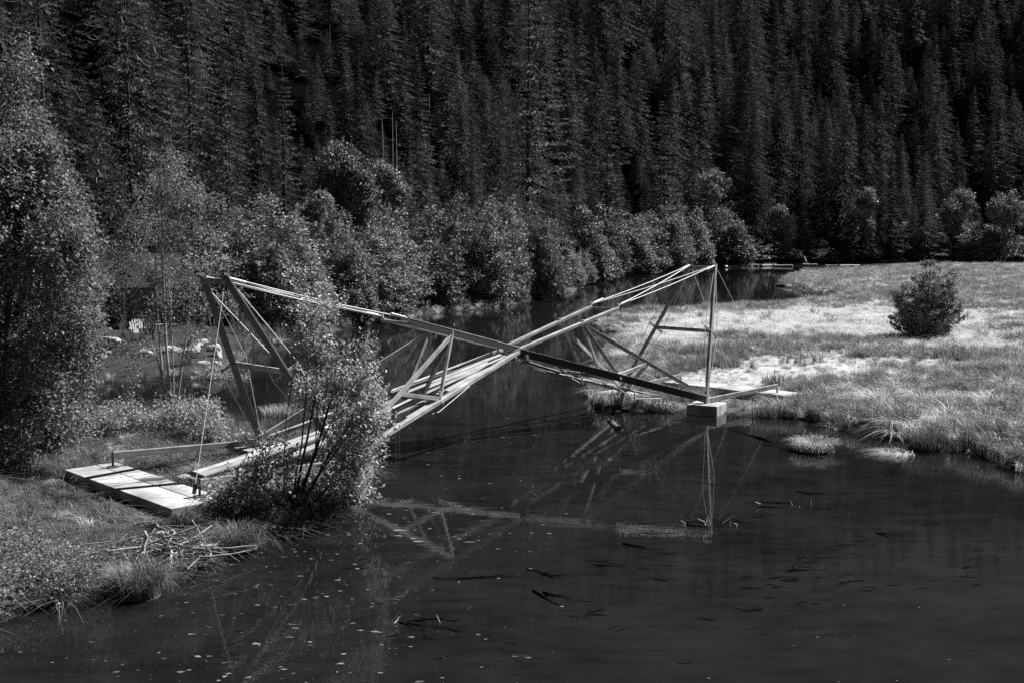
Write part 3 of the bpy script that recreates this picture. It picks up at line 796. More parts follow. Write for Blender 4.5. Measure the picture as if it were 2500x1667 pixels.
A3 = np.array([AX[0], AX[1], 0]); T3 = np.array([TX[0], TX[1], 0])
for sd_ in (-1, 1):
    feet = {q: B(sd_ * HL, q * HB, Z0) for q in (-1, 1)}
    tops = {q: B(sd_ * (HL + LB), q * HW, HT) for q in (-1, 1)}
    mids = {q: B(0, q * HM, ZM) for q in (-1, 1)}
    ends = {q: B(-sd_ * EE, q * HE, ZE) for q in (-1, 1)}
    otops = {q: B(-sd_ * (HL + LB), q * HW, HT) for q in (-1, 1)}
    joints = {}; heads = {}
    for q in (-1, 1):
        # tower leg with its steel shoe, spreader and tension rods
        leg = beam('tower_leg', feet[q] + np.array([0, 0, -.02]), tops[q] + norm(tops[q] - feet[q]) * .06, .26 if sd_ < 0 else .11, (.05 if q > 0 else .10) if sd_ < 0 else .11, 'shaded_leg' if sd_ < 0 else 'timber', up=A3)
        rod('leg_shoe', [feet[q] + np.array([0, 0, -.10]), feet[q] + np.array([0, 0, .10])], .10, 'steel', 8)
        m_ = lerp(feet[q], tops[q], .5)
        ld = norm(tops[q] - feet[q]); perp = norm(np.cross(ld, T3)); perp = perp if perp[0] * sd_ > 0 else -perp
        s0, s1 = m_ - perp * .42, m_ + perp * .42
        beam('spreader', s0, s1, .05, .07, 'rail')
        for e_ in (s0, s1):
            k = .09 if e_ is s0 else -.09
            rod('tension_rod', [lerp(feet[q], tops[q], .93) - perp * k, e_, lerp(feet[q], tops[q], .06) - perp * k], .011, 'cable', 4)
        # rail of this side's deck: foot to middle, then the upper rail to its far end
        deep = sd_ > 0 and q > 0          # the near rail of the marsh-side deck: deep beam, side shade painted dark, sunlit top an added pale strip
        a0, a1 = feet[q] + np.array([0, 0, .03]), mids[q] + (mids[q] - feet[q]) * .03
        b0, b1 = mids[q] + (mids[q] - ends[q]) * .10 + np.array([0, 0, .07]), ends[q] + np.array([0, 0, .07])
        lr = beam('lower_rail', a0, a1, .12 if deep else .16, .22 if deep else .11, 'shaded_timber' if deep else 'rail')
        ur = beam('upper_rail', b0, b1, .10 if deep else .15, .17 if deep else .09, 'shaded_timber' if deep else 'rail')
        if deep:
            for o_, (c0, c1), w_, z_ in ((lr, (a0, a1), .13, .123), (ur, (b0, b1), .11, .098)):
                beam('sunlit_top_strip', c0 + np.array([0, 0, z_]), c1 + np.array([0, 0, z_]), w_, .022, 'plank')  # added pale strip that imitates the sunlit top of the rail
        joints[q] = lerp(feet[q], mids[q], .5)
        rod('rail_bolt', [joints[q] + T3 * .1 * q + np.array([0, 0, -.01]), joints[q] + T3 * .15 * q + np.array([0, 0, -.01])], .04, 'steel', 6)
        rod('rail_bolt', [mids[q] + np.array([0, 0, .12]), mids[q] + np.array([0, 0, .22])], .035, 'steel', 6)
        # the other deck's upper rail ends over this half: its post heads stand on it
        oend = B(sd_ * EE, q * HE, ZE)
        heads[q] = lerp(mids[q], oend, .632)
        # strut from the anchor slab to the foot
        anchor = B(sd_ * 11.95, q * 2.25, .62)
        beam('anchor_strut', feet[q] + A3 * sd_ * .05, anchor, .10, .16, 'timber')
        rod('clamp', [anchor + np.array([0, 0, -.34]), anchor + np.array([0, 0, .10])], .03, 'rust', 6)
        rod('base_plate', [anchor + np.array([0, 0, -.325]), anchor + np.array([0, 0, -.295])], .16, 'rust', 8)
    for q in (-1, 1):
        hd = heads[q]
        beam('diagonal_brace', hd, feet[q] + np.array([0, 0, .12]), .07, .13, 'plank' if sd_ < 0 else 'rail')
        beam('post', hd, joints[q] + np.array([0, 0, .08]), .09, .11, 'timber')
        beam('post', hd, lerp(joints[q], joints[-q], .33) + np.array([0, 0, .06]), .08, .11, 'timber')
        rod('bracket', [hd + np.array([0, 0, -.06]), hd + np.array([0, 0, .16])], .06, 'steel', 6)
        dm = lerp(hd, feet[q], .50)
        beam('web_brace', joints[q] + np.array([0, 0, .08]), dm, .06, .11, 'plank')
        rod('bracket', [joints[q] + np.array([0, 0, .06]), joints[q] + np.array([0, 0, .30])], .035, 'steel', 6)
    beam('cross_beam', joints[-1] + np.array([0, 0, -.02]), joints[1] + np.array([0, 0, -.02]), .10, .14, 'timber')
    beam('cross_beam', mids[-1] - T3 * .2 + np.array([0, 0, -.17]) - A3 * sd_ * -.25, mids[1] + T3 * .2 + np.array([0, 0, -.17]) - A3 * sd_ * -.25, .09, .12, 'timber')
    beam('end_beam', ends[-1] + np.array([0, 0, .02]), ends[1] + np.array([0, 0, .02]), .06, .09, 'timber')
    mleg = {q: lerp(feet[q], tops[q], .5) for q in (-1, 1)}
    beam('tower_crossbar', mleg[-1], mleg[1], .09, .13, 'timber')
    beam('tower_cap', tops[-1] + np.array([0, 0, -.10]) - T3 * .05, tops[1] + np.array([0, 0, -.10]) + T3 * .05, .10, .15, 'timber')
    # stays from the rail ends to the opposite tower's tops
    for q in (-1, 1):
        for q2 in (-1, 1):
            rod('stay_cable', [ends[q] + np.array([0, 0, .16]), otops[q2] + np.array([0, 0, .02])], .019, 'cable', 5, sag=.05)
        dv = norm(otops[q] - ends[q])
        rod('turnbuckle', [ends[q] + np.array([0, 0, .16]) + dv * .15, ends[q] + np.array([0, 0, .16]) + dv * .65], .04, 'steel', 6)
        rod('turnbuckle', [otops[q] - dv * .55, otops[q] - dv * .08], .045, 'steel', 6)
        rod('cable_clamp', [ends[q] + np.array([0, 0, .05]), ends[q] + np.array([0, 0, .22])], .045, 'steel', 6)
    # back stays to the slab
    rod('back_stay', [tops[1], B(sd_ * 12.1, 2.25, .34)], .009 if sd_ < 0 else .008, 'cable', 5)
    if sd_ > 0: rod('back_stay', [tops[-1], B(12.1, .3, .34)], .008, 'cable', 4)
    else:
        rod('back_stay', [lerp(feet[-1], tops[-1], .94), lerp(feet[1], tops[1], .52)], .014, 'cable', 4)
        rod('turnbuckle', [lerp(tops[1], B(-12.1, 2.25, .34), .95), lerp(tops[1], B(-12.1, 2.25, .34), .99)], .05, 'rust', 6)

# boards of the left deck: long weathered planks fanned between the rails, some broken
def plank(s0, q0, z0, s1, q1, z1, w=.19, t_=.035, mat='plank', tilt=0.0):
    up = norm(np.array([0, 0, 1.0]) + T3 * tilt)
    return beam('deck_plank', B(s0, q0, z0), B(s1, q1, z1), w, t_, mat, up=up, jit=.012)
def zl(s, drop=0.0): return Z0 + (ZM - Z0) * (s + HL) / HL - drop      # height of the left rails at station s
for (s0, q0, s1, q1, dr0, dr1, w) in [
        (-3.95, -.95, -.25, -.25, -.06, .04, .22), (-3.7, -.55, -.3, -.10, -.02, .02, .20), (-3.2, -.25, -.9, .02, .00, .05, .20), (-3.9, .12, -.5, .12, .02, .06, .22),
        (-3.1, .55, -.35, .24, .05, .02, .20), (-3.3, .30, -1.2, .20, .10, .12, .18), (-2.8, -.75, -.2, -.22, .06, .05, .18),
        (-5.6, -.62, -3.9, -.50, .05, -.02, .24), (-5.2, .45, -4.0, .62, .05, .0, .22), (-5.9, .05, -4.05, .12, .06, .0, .26), (-4.9, .95, -4.1, .98, .10, .02, .16)]:
    plank(s0, q0, zl(s0, dr0), s1, q1, zl(s1, dr1), w, tilt=prng.uniform(-.15, .15))
# ramp boards from the slab up to the deck
for (q0, q1, w, ds) in [(.12, -.10, .30, 0), (.44, .22, .30, .15), (.76, .52, .26, 1.9), (-.2, -.42, .26, 2.6)]:
    plank(-11.35 + ds, q0, .30 + .03 * ds, -5.0 + prng.uniform(-.6, .4), q1, zl(-5.0, .02), w, .05)
rod('tension_rod', [B(-5.6, 1.2, zl(-5.6) + .0), B(-4.0, 1.25, zl(-4.0, .25)), B(-2.6, 1.0, zl(-2.6, .05))], .014, 'cable', 4)
# boards and rods hanging under the right deck
def zr(s, drop=0.0): return Z0 + (ZM - Z0) * (HL - s) / HL - drop
for (s0, q0, s1, q1, dr0, dr1, w) in [
        (.3, .30, 2.0, .35, .22, .26, .20), (.5, -.2, 2.3, -.3, .2, .28, .20), (1.6, .1, 4.6, .2, .30, .26, .18), (2.2, .5, 5.2, .6, .20, .20, .18), (3.0, -.5, 6.4, -.7, .2, .15, .2),
        (4.2, .3, 7.3, .5, .22, .12, .2), (2.8, .75, 4.4, .8, .34, .30, .14), (4.0, -.1, 7.0, -.2, .25, .1, .2), (1.0, .0, 3.2, .1, .34, .40, .16)]:
    plank(s0, q0, zr(s0, dr0), s1, q1, zr(s1, dr1), w, tilt=prng.uniform(-.3, .3), mat='rail')
for sc0 in (2.6, 5.3):
    a_, b_, c_ = B(sc0 - 1.3, .7, zr(sc0 - 1.3, .18)), B(sc0, .75, zr(sc0, .50)), B(sc0 + 1.5, .8, zr(sc0 + 1.5, .22))
    rod('tension_rod', [a_, b_], .011); rod('tension_rod', [b_, c_], .011)
    rod('king_post', [b_, b_ + np.array([0, 0, .26])], .028, 'steel', 6)
beam('post', lerp(lerp(B(0, HM, ZM), B(EE, HE, ZE), .632), B(HL, HB, Z0), .5), B(7.3, -1.6, .25), .09, .12, 'timber')

# ------------------------------------------------------------------ concrete
def concrete(name, s0, s1, q0, q1, z0, z1, label, cat, rot=0.0, bev=.02):
    """block with softened, slightly chipped edges, its own object"""
    import bmesh
    bm = bmesh.new()
    c = B((s0 + s1) / 2, (q0 + q1) / 2, 0)
    bmesh.ops.create_cube(bm, size=1.0)
    for v in bm.verts:
        v.co = Vector((v.co.x * (s1 - s0), v.co.y * (q1 - q0), z0 if v.co.z < 0 else z1))
    bmesh.ops.bevel(bm, geom=bm.edges[:], offset=bev, segments=2, affect='EDGES', profile=.6)
    rr = random.Random(len(label))
    for v in bm.verts: v.co += Vector((rr.uniform(-.006, .006), rr.uniform(-.006, .006), rr.uniform(-.004, .004)))
    me = bpy.data.meshes.new(name); bm.to_mesh(me); bm.free(); me.materials.append(M['concrete'])
    o = obj(name, me, None, (c[0], c[1], 0)); o.rotation_euler = (0, 0, YAW + rot)
    return tag(o, label, cat)
ls = empty('anchor_slab', B(-12.25, 0, .3)); tag(ls, 'long pale concrete anchor slab on the grassy near bank', 'slab')
for (s0, s1) in ((-12.95, -12.13), (-12.12, -11.60)):
    o = concrete('pour', s0, s1, -2.85, 2.85, -.25, .30 if s0 < -12.5 else .305, 'p', None)
    del o['label']; o.parent = ls; o.location = o.location - ls.location
mb = MB(); tube(mb, [(0, 0, 0), (0, 0, .008)], .26, 10)
o = obj('drain_hole', mb.mesh('drain_hole', M['rust']), ls, Vector(B(-11.9, -.2, .303)) - ls.location); o.scale = (1.2, .8, 1)
concrete('anchor_slab', 11.5, 12.65, -2.95, 2.95, -.1, .36, 'long pale concrete anchor slab in the marsh grass', 'slab')
concrete('pier_block', 7.25, 8.35, 1.45, 2.55, -.6, .36, 'square concrete pier block in the water under the upright leg', 'pier', .30)
concrete('pier_block', 7.1, 8.5, -2.7, -1.35, -.3, .36, 'overgrown concrete pier block behind the beams on the marsh edge', 'pier')
concrete('pier_block', -8.2, -7.25, 1.4, 2.45, -.4, .34, 'concrete pier block at the water beside the big leafy bush', 'pier', .08)
concrete('pier_block', -8.5, -7.3, -2.6, -1.4, -.2, .36, 'concrete pier block in the grass under the darker tower leg', 'pier')

# ------------------------------------------------------------------ cabin, chairs, boulders on the far bank
hc = G(330, 806, 1.0)
cab = empty('cabin', (hc[0] - .4, hc[1] + 4.5, 0), .2)
cz = hz1(hc[0], hc[1] + 3.5)
cab.location.z = cz - .1
tag(cab, 'dark board cabin with a porch half hidden by the trees', 'cabin')
def cbox(name, x0, x1, y0, y1, z0, z1, mat, parent):
    mb = MB(); box_mb(mb, ((x0 + x1) / 2, (y0 + y1) / 2, z0), ((x0 + x1) / 2, (y0 + y1) / 2, z1), x1 - x0, y1 - y0, up=(0, 1, 0))
    return obj(name, mb.mesh(name, M[mat]), parent)
wall = cbox('wall', -3.6, 1.4, 0, 4.4, 0, 2.4, 'siding', cab)
x = -3.6
while x < 1.3:
    if not (-1.9 < x < .9):
        cbox('board', x, x + .17, -.03, -.002, 0.05, 2.38, 'siding', wall)
    x += .19
cbox('board', -1.9, 1.0, -.03, -.002, 2.15, 2.38, 'siding', wall)
dr = cbox('door', -1.8, -.9, -.02, -.003, .05, 2.1, 'dark_glass', cab)
wn = cbox('window', -.6, .85, -.02, -.003, .5, 2.1, 'dark_glass', cab)
cbox('frame', -.68, -.6, -.05, -.003, .45, 2.15, 'dark_paint', wn); cbox('frame', .85, .93, -.05, -.003, .45, 2.15, 'dark_paint', wn)
cbox('porch_floor', -3.6, 1.5, -2.2, -.04, -.1, .08, 'driftwood', cab)
for px_ in (-2.6, -1.45, 1.2): cbox('porch_post', px_, px_ + .11, -2.1, -1.99, .08, 2.3, 'white_paint', cab)
mb = MB()
mb.add([(-4.1, -2.6, 2.3), (1.6, -2.6, 2.3), (1.6, 2.0, 4.3), (-4.1, 2.0, 4.3), (1.6, 6.6, 2.3), (-4.1, 6.6, 2.3)], [[0, 1, 2, 3], [3, 2, 4, 5]])
mb.add([(-4.1, -2.6, 2.2), (1.6, -2.6, 2.2), (1.6, 2.0, 4.2), (-4.1, 2.0, 4.2), (1.6, 6.6, 2.2), (-4.1, 6.6, 2.2)], [[3, 2, 1, 0], [5, 4, 2, 3]])
mb.add([(-4.1, -2.6, 2.2), (1.6, -2.6, 2.2), (1.6, -2.6, 2.3), (-4.1, -2.6, 2.3)], [[0, 1, 2, 3]])
obj('roof', mb.mesh('roof', M['roofing']), cab)

def adirondack(loc, rz, mat, label):
    t = empty('garden_chair', loc, rz)
    def bx(name, p0, p1, w, h, up=(0, 0, 1), par=None):
        mb = MB(); box_mb(mb, p0, p1, w, h, up=up); return obj(name, mb.mesh(name, M[mat]), par or t)
    seat = None
    for k in range(5):
        f = k / 4; bx('seat_slat', (-.27, -.42 + .5 * f, .38 - .12 * f), (.27, -.42 + .5 * f, .38 - .12 * f), .10, .02)
    hs_ = [.66, .76, .82, .82, .76, .66]
    for k in range(6):
        xx = (k - 2.5) * .10
        bx('back_slat', (xx * .8, .10, .24), (xx * 1.15, .10 + hs_[k] * .38, .24 + hs_[k] * .92), .068, .02, up=(0, -1, .4))
    for s_ in (-1, 1):
        bx('arm', (s_ * .33, -.45, .56), (s_ * .33, .25, .54), .12, .025)
        bx('front_leg', (s_ * .29, -.42, 0), (s_ * .29, -.42, .55), .09, .025, up=(0, 1, 0))
        bx('rear_leg', (s_ * .27, -.4, .36), (s_ * .27, .55, .02), .03, .1)
    return tag(t, label, 'chair')
for (u, v, rz_, mat_, lab) in [(336, 812, .5, 'white_paint', 'white slatted garden chair in front of the cabin'), (362, 815, .15, 'dark_paint', 'dark slatted garden chair next to the white one')]:
    p = G(u, v, 1.05)
    adirondack((p[0], p[1], hz1(p[0], p[1])), rz_, mat_, lab).scale = (1.15,) * 3

def boulder(u, v, z, rx, ry, rz_, seed, label):
    import bmesh
    p = G(u, v, z)
    bm = bmesh.new(); bmesh.ops.create_icosphere(bm, subdivisions=3, radius=1)
    r = np.random.default_rng(seed); k1 = rand_dirs(r, 9)
    for vv in bm.verts:
        n_ = np.array(vv.co); f = 1.0
        for k in k1:
            dd = n_ @ k
            if dd > .5: f *= .5 / dd if dd < .8 else .62
        f *= 1 + .05 * math.sin(5 * n_[0] + seed) * math.cos(4 * n_[1] + 2 * n_[2])
        vv.co = Vector((n_[0] * rx * f, n_[1] * ry * f, n_[2] * rz_ * f))
    me = bpy.data.meshes.new('boulder'); bm.to_mesh(me); bm.free(); me.materials.append(M['granite'])
    me.polygons.foreach_set('use_smooth', np.zeros(len(me.polygons), bool))
    o = obj('boulder', me, None, (p[0], p[1], max(hz1(p[0], p[1]), 0) + rz_ * .25)); o.rotation_euler = (0, 0, seed)
    return tag(o, label, 'boulder', 'boulders on the bank below the cabin')
for k, (u, v, z, rx, ry, rz_, lab) in enumerate([
        (470, 868, .45, 1.1, .7, .55, 'largest pale boulder on the bank below the cabin'), (530, 868, .4, .65, .55, .6, 'tall rounded boulder beside the darker tower leg'),
        (535, 900, .2, .5, .45, .45, 'pale round boulder at the water behind the darker tower leg'), (362, 870, .45, .55, .5, .45, 'boulder behind the stems of the thin birch'),
        (395, 845, .7, .9, .6, .35, 'flat pale boulder at the foot of the garden chairs'), (485, 828, .9, 1.2, .6, .35, 'long flat boulder above the largest boulder'),
        (430, 838, .8, .7, .5, .35, 'small flat boulder between the birch and the largest boulder'), (515, 845, .7, .5, .5, .3, 'low boulder above the tall rounded boulder'),
        (300, 836, .7, .6, .5, .35, 'boulder under the porch post of the cabin'), (255, 868, .45, .5, .4, .35, 'small boulder seen through the foliage left of the birch'),
        (500, 895, .2, .45, .4, .3, 'low grey boulder near the water left of the pale round one'), (270, 820, .9, .9, .5, .25, 'flat pale rock beside the porch of the cabin')]):
    boulder(u, v, z, rx, ry, rz_, 20 + k, lab)

# ------------------------------------------------------------------ foreground trees and bushes of the near bank
def place_plant(name, x, y, tb, cb, bark, leafm, label, cat, crown='foliage', trunk='stems'):
    t = make_tree(name, tb, cb, M[bark], M[leafm], (x, y, hz1(x, y) - .02), 0, crown=crown, trunk=trunk)
    return tag(t, label, cat)
# big leafy tree at the left edge
x0, y0 = G(-20, 1110, .35)[:2]
r = np.random.default_rng(5)
lob = []
for (u, v, rr) in [(-60, 240, .9), (40, 300, 1.0), (90, 400, 1.0), (0, 430, 1.3), (-90, 400, 1.3), (130, 520, 1.0), (30, 560, 1.4), (-90, 600, 1.5), (140, 650, 1.0), (60, 720, 1.3), (-60, 760, 1.5), (140, 790, .9),
                   (90, 860, 1.1), (0, 900, 1.3), (120, 960, .8), (30, 1020, 1.0), (-80, 980, 1.3), (60, 160, .55), (10, 200, .7), (150, 590, .9), (170, 720, .7), (-40, 1060, .9), (190, 640, .5), (205, 600, .4), (190, 540, .5), (215, 690, .45), (190, 850, .6), (180, 920, .6), (170, 780, .7), (150, 1000, .6), (100, 1050, .7), (20, 1080, .8), (160, 460, .5), (120, 360, .5), (-100, 1060, 1.0), (200, 760, .45)]:
    dd = y0 + r.uniform(-1.6, 1.6)
    lob.append(((u - 1250) / FPX * dd - x0, dd - y0, CAM_H + (594 - v) / FPX * dd - .35, rr * .95, rr * .95, rr))
tb, cb = broadleaf(701, lob, 90000, .112, stems=7, stem_r=.09, clump=.20, per_clump=20, up=.9, aspect=.6, spread=.6, shell=.45)
place_plant('leafy_tree', x0, y0, tb, cb, 'bark', 'glossy', 'large glossy-leaved tree filling the picture beside the anchor slab', 'tree', 'crown', 'trunk')

# thin birch of several pale stems
x0, y0 = G(412, 985, .35)[:2]
r = np.random.default_rng(9)
lob = []
for (u, v, rr) in [(430, 350, .55), (400, 420, .7), (470, 440, .7), (350, 500, .7), (430, 530, .8), (500, 520, .7), (300, 590, .6), (380, 620, .8), (470, 620, .8), (540, 600, .6), (330, 700, .6), (420, 720, .7), (500, 710, .6), (290, 650, .4), (340, 800, .4), (460, 800, .45), (440, 390, .5), (520, 450, .4), (560, 690, .35), (270, 560, .45), (300, 620, .5), (330, 570, .45), (380, 660, .5), (450, 660, .5), (280, 700, .3), (250, 620, .3), (320, 860, .35), (300, 920, .35), (380, 950, .4), (270, 800, .35), (440, 960, .3)]:
    dd = y0 + r.uniform(-1.3, 1.3)
    lob.append(((u - 1250) / FPX * dd - x0, dd - y0, CAM_H + (594 - v) / FPX * dd - .35, rr, rr, rr * .9))
tb, cb = broadleaf(702, lob, 16000, .10, stems=2, stem_r=.03, clump=.24, per_clump=14, up=.8, aspect=.6, shell=.1, spread=.25)
def px3(u, v, dd): return np.array([(u - 1250) / FPX * dd - x0, dd - y0, CAM_H + (594 - v) / FPX * dd - .35])
for pth, rr in [([(412, 990), (408, 900), (402, 800), (400, 680), (398, 560), (404, 420)], .065), ([(402, 985), (392, 890), (386, 780), (380, 660), (384, 560)], .05), ([(418, 985), (430, 900), (447, 800), (462, 700), (490, 620)], .045),
                ([(420, 900), (470, 760), (500, 720)], .025), ([(405, 930), (380, 830), (350, 740), (330, 680)], .025), ([(425, 950), (470, 935), (510, 915)], .02), ([(400, 720), (430, 690), (480, 660)], .018), ([(402, 650), (350, 650), (300, 680)], .018)]:
    P_ = np.array([px3(u, v, y0 + r.uniform(-.15, .15)) for u, v in pth])
    tube(tb, P_, rr * np.linspace(1, .35, len(P_)), 6, cap=False)
place_plant('birch_tree', x0, y0, tb, cb, 'pale_bark', 'glossy', 'thin birch with several pale stems beside the tower', 'tree', 'crown', 'trunk')

# the big bush in front of the bridge
x0, y0 = G(715, 1240, .2)[:2]
r = np.random.default_rng(12)
lob = []
for (u, v, rr) in [(790, 745, .35), (840, 790, .4), (760, 760, .3), (820, 850, .5), (880, 850, .35), (770, 850, .4), (880, 920, .42), (810, 930, .5), (760, 950, .35), (890, 1000, .4), (840, 1030, .5), (790, 1060, .45), (880, 1080, .4),
                   (840, 1120, .45), (740, 1130, .35), (690, 1130, .3), (640, 1130, .3), (790, 1180, .45), (850, 1190, .4), (720, 1210, .5), (640, 1200, .4), (580, 1190, .3), (590, 1240, .4), (660, 1260, .5), (730, 1260, .5), (800, 1240, .45), (520, 1250, .28), (540, 1215, .25), (740, 830, .3), (725, 900, .2), (700, 1060, .22), (640, 1070, .2), (870, 1215, .25), (770, 1290, .35), (690, 1300, .35), (610, 1150, .3), (560, 1170, .25), (510, 1200, .22), (620, 1280, .4), (560, 1290, .3), (900, 1040, .3), (905, 950, .25), (680, 1180, .35), (840, 960, .4), (520, 1290, .25)]:
    if r.random() < .22 and not (u > 770 and v > 1090): continue
    dd = y0 + r.uniform(-.5, .9); rr *= r.uniform(.6, 1.15)
    lob.append(((u - 1250) / FPX * dd - x0, dd - y0, max(.1, CAM_H + (594 - v) / FPX * dd - .2), rr, rr, rr))
tb, cb = broadleaf(703, lob, 23000, .10, stems=4, stem_r=.022, clump=.19, per_clump=17, up=.8, aspect=.55, shell=.15, spread=.4)
def px3(u, v, dd): return np.array([(u - 1250) / FPX * dd - x0, dd - y0, CAM_H + (594 - v) / FPX * dd - .2])
for pth, rr in [([(715, 1260), (735, 1180), (770, 1080), (800, 980), (820, 880), (800, 780)], .045), ([(710, 1260), (722, 1160), (745, 1060), (765, 960), (775, 850)], .04), ([(720, 1260), (760, 1170), (820, 1090), (870, 1020)], .04),
                ([(705, 1255), (715, 1150), (730, 1080), (742, 960), (750, 860)], .03), ([(725, 1260), (790, 1190), (850, 1150)], .03), ([(700, 1260), (650, 1200), (600, 1160)], .025), ([(715, 1250), (790, 1120), (850, 1030), (880, 940)], .03), ([(708, 1250), (690, 1180), (694, 1090)], .018)]:
    P_ = np.array([px3(u, v, y0 + r.uniform(-.2, .3)) for u, v in pth])
    tube(tb, P_, rr * np.linspace(1, .3, len(P_)), 6, cap=False)
place_plant('willow_bush', x0, y0, tb, cb, 'bark', 'bush', 'big sunlit leafy bush in front of the bridge ramp', 'bush')

# low weeds behind the slab and at the lower left
WEEDS = [(250, 1060, .9, 'low leafy weed bush behind the far end of the slab'), (330, 1050, 1.0, 'leafy weed bush between the slab and the thin birch'), (410, 1050, 1.1, 'weed bush at the foot of the thin birch'), (480, 1060, 1.1, 'bright weed bush behind the white back stay'),
         (160, 1085, .8, 'low weeds under the large glossy-leaved tree'), (545, 1070, .7, 'small weed bush beside the foot of the darker tower leg'), (470, 985, .8, 'leafy weeds on the water side of the thin birch'), (500, 905, .6, 'leafy weeds at the water below the tall rounded boulder'), (560, 905, .8, 'leafy weeds at the water right of the pale round boulder')]
for k, (u, v, hgt, lab) in enumerate(WEEDS):
    x0, y0 = G(u, v, .35)[:2]
    lob = [(r.uniform(-.5, .5), r.uniform(-.3, .3), hgt * r.uniform(.3, .75), .38, .35, .35) for _ in range(6)]
    tb, cb = broadleaf(720 + k, lob, 1700, .085, stems=8, stem_r=.012, clump=.16, per_clump=10, shell=.1, aspect=.55, spread=.8)
    place_plant('weed_bush', x0, y0, tb, cb, 'bark', 'bush', lab, 'bush')

# ------------------------------------------------------------------ grass
def clump_mesh(name, seed, n, h, spread, bend, width, mat, lean=(0, 0), seg=3):
    r = np.random.default_rng(seed); mb = MB()
    a = r.uniform(0, 6.28, n); q = np.sqrt(r.uniform(0, 1, n)) * spread
    p0 = np.column_stack([np.cos(a) * q, np.sin(a) * q, np.zeros(n) - .03])
    hh_ = h * r.uniform(.45, 1.1, n)
    da = a + r.normal(0, .9, n)
    bd = bend * r.uniform(.3, 1.4, n)
    dirv = np.column_stack([np.cos(da) + lean[0], np.sin(da) + lean[1], np.zeros(n)])
    side = norm(np.column_stack([-dirv[:, 1], dirv[:, 0], np.zeros(n)]) + 1e-6)
    t = np.linspace(0, 1, seg + 1)
    tint = np.clip(r.normal(.5, .22, n), 0, 1)
    rows = []
    for k, tt in enumerate(t):
        c = p0 + np.array([0, 0, 1.0]) * (hh_ * np.sin(np.minimum(tt * (1 + bd * .5), 2.2)) / np.maximum(np.sin(np.minimum(1 + bd * .5, 1.57)), .5))[:, None] * (1 - .35 * bd * tt ** 2)[:, None].clip(.12) + dirv * (hh_ * bd * tt ** 2)[:, None]
        w = width * (1 - tt) ** .7 + (.0006 if k == seg else 0)
        rows.append(np.stack([c - side * w / 2, c + side * w / 2], 1))
    V = np.stack(rows, 1).reshape(n, -1, 3)
    m_ = V.shape[1]
    Fq = []
    for k in range(seg):
        i0 = np.arange(n) * m_ + k * 2
        Fq.append(np.stack([i0, i0 + 1, i0 + 3, i0 + 2], -1))
    mb.add(V.reshape(-1, 3), np.concatenate(Fq), np.repeat(tint, m_))
    return mb.mesh(name, M[mat])

def src(me): return bpy.data.objects.new(me.name + '_source', me)

def sample_region(poly, dens, r, ok=None):
    lo, hi = poly.min(0), poly.max(0)
    n = int(np.prod(hi - lo) * dens)
    P = np.column_stack([r.uniform(lo[0], hi[0], n), r.uniform(lo[1], hi[1], n)])
    P = P[poly_sd(poly, P) > 0]
    P = P[poly_sd(POLY, P) < -.03]
    return P

def inview(P, m_=60):
    u = 1250 + FPX * P[:, 0] / P[:, 1]
    return (u > -m_) & (u < 2500 + m_)

def scatter_on(name, meshes, P, r, smin, smax, label, idx=None, tilt=.12, zs=None):
    n = len(P)
    s_ = r.uniform(smin, smax, n); sz_ = s_ * r.uniform(.8, 1.2, n)
    if zs is not None: s_ = s_ * zs; sz_ = sz_ * np.minimum(zs, 1 + (zs - 1) * .3)
    rot = np.column_stack([r.normal(0, tilt, n), r.normal(0, tilt, n), r.uniform(0, 6.28, n)])
    return scatter(name, [src(me) for me in meshes], np.column_stack([P, hz(P)]), rot, np.column_stack([s_, s_, sz_]), r.integers(0, len(meshes), n) if idx is None else idx, label)

r = np.random.default_rng(31)
NEARM = np.array([(1.5, 30), (40, 20), (40, 62), (4, 62)])
g_green = [clump_mesh('green_clump', 40 + k, 55, .62, .22, .55, .022, 'green_grass') for k in range(3)]
g_straw = [clump_mesh('straw_clump', 50 + k, 70, .55, .26, [.8, 1.3, 1.7][k], .020, 'straw', lean=(.9, .2)) for k in range(3)]
def marsh_sample(y0_, y1_, dens):
    xr = .50 * y1_
    P = np.column_stack([r.uniform(0, xr, int(xr * (y1_ - y0_) * dens)), r.uniform(y0_, y1_, int(xr * (y1_ - y0_) * dens))])
    P = P[inview(P)]
    P = P[poly_sd(MARSH, P) > 0]
    return P[poly_sd(POLY, P) < -.02]
Pm = np.concatenate([marsh_sample(24, 50, 12), marsh_sample(50, 75, 7), marsh_sample(75, 120, 2.6), marsh_sample(120, 200, 1.0), marsh_sample(200, 300, .35)])
# keep the slab, the pier blocks and the strut line free
loc_s = (Pm - BC) @ AX; loc_q = (Pm - BC) @ TX
free = ~((loc_s > 10.5) & (loc_s < 13.0) & (abs(loc_q) < 3.6)) & ~((loc_s > 7) & (loc_s < 10.2) & (loc_q > 1.2) & (loc_q < 3.7) & (r.random(len(Pm)) < .6)) & ~((loc_s > 7) & (loc_s < 11) & (abs(loc_q) < 2.6) & (r.random(len(Pm)) < .65)) & ~((loc_s > 7.0) & (loc_s < 8.6) & (abs(abs(loc_q) - 2.0) < .75))
Pm = Pm[free]
sm_ = straw_mask(Pm)
thin = (poly_sd(PATH, Pm) > -.15) & (r.random(len(Pm)) < .55)
Pm = Pm[~thin]; sm_ = sm_[~thin] * np.clip(1.5 - (Pm[:, 1] - 85) / 60, .25, 1)
is_straw = r.random(len(Pm)) < sm_ * .85 + .09 + .8 * np.clip(vnoise(Pm, 2.2, 44) - .55, 0, 1)
Pg, Ps = Pm[~is_straw], Pm[is_straw]
path_d = poly_sd(PATH, Ps)
far_scale = lambda P: 1 + np.clip((P[:, 1] - 60) / 90, 0, 1.3)
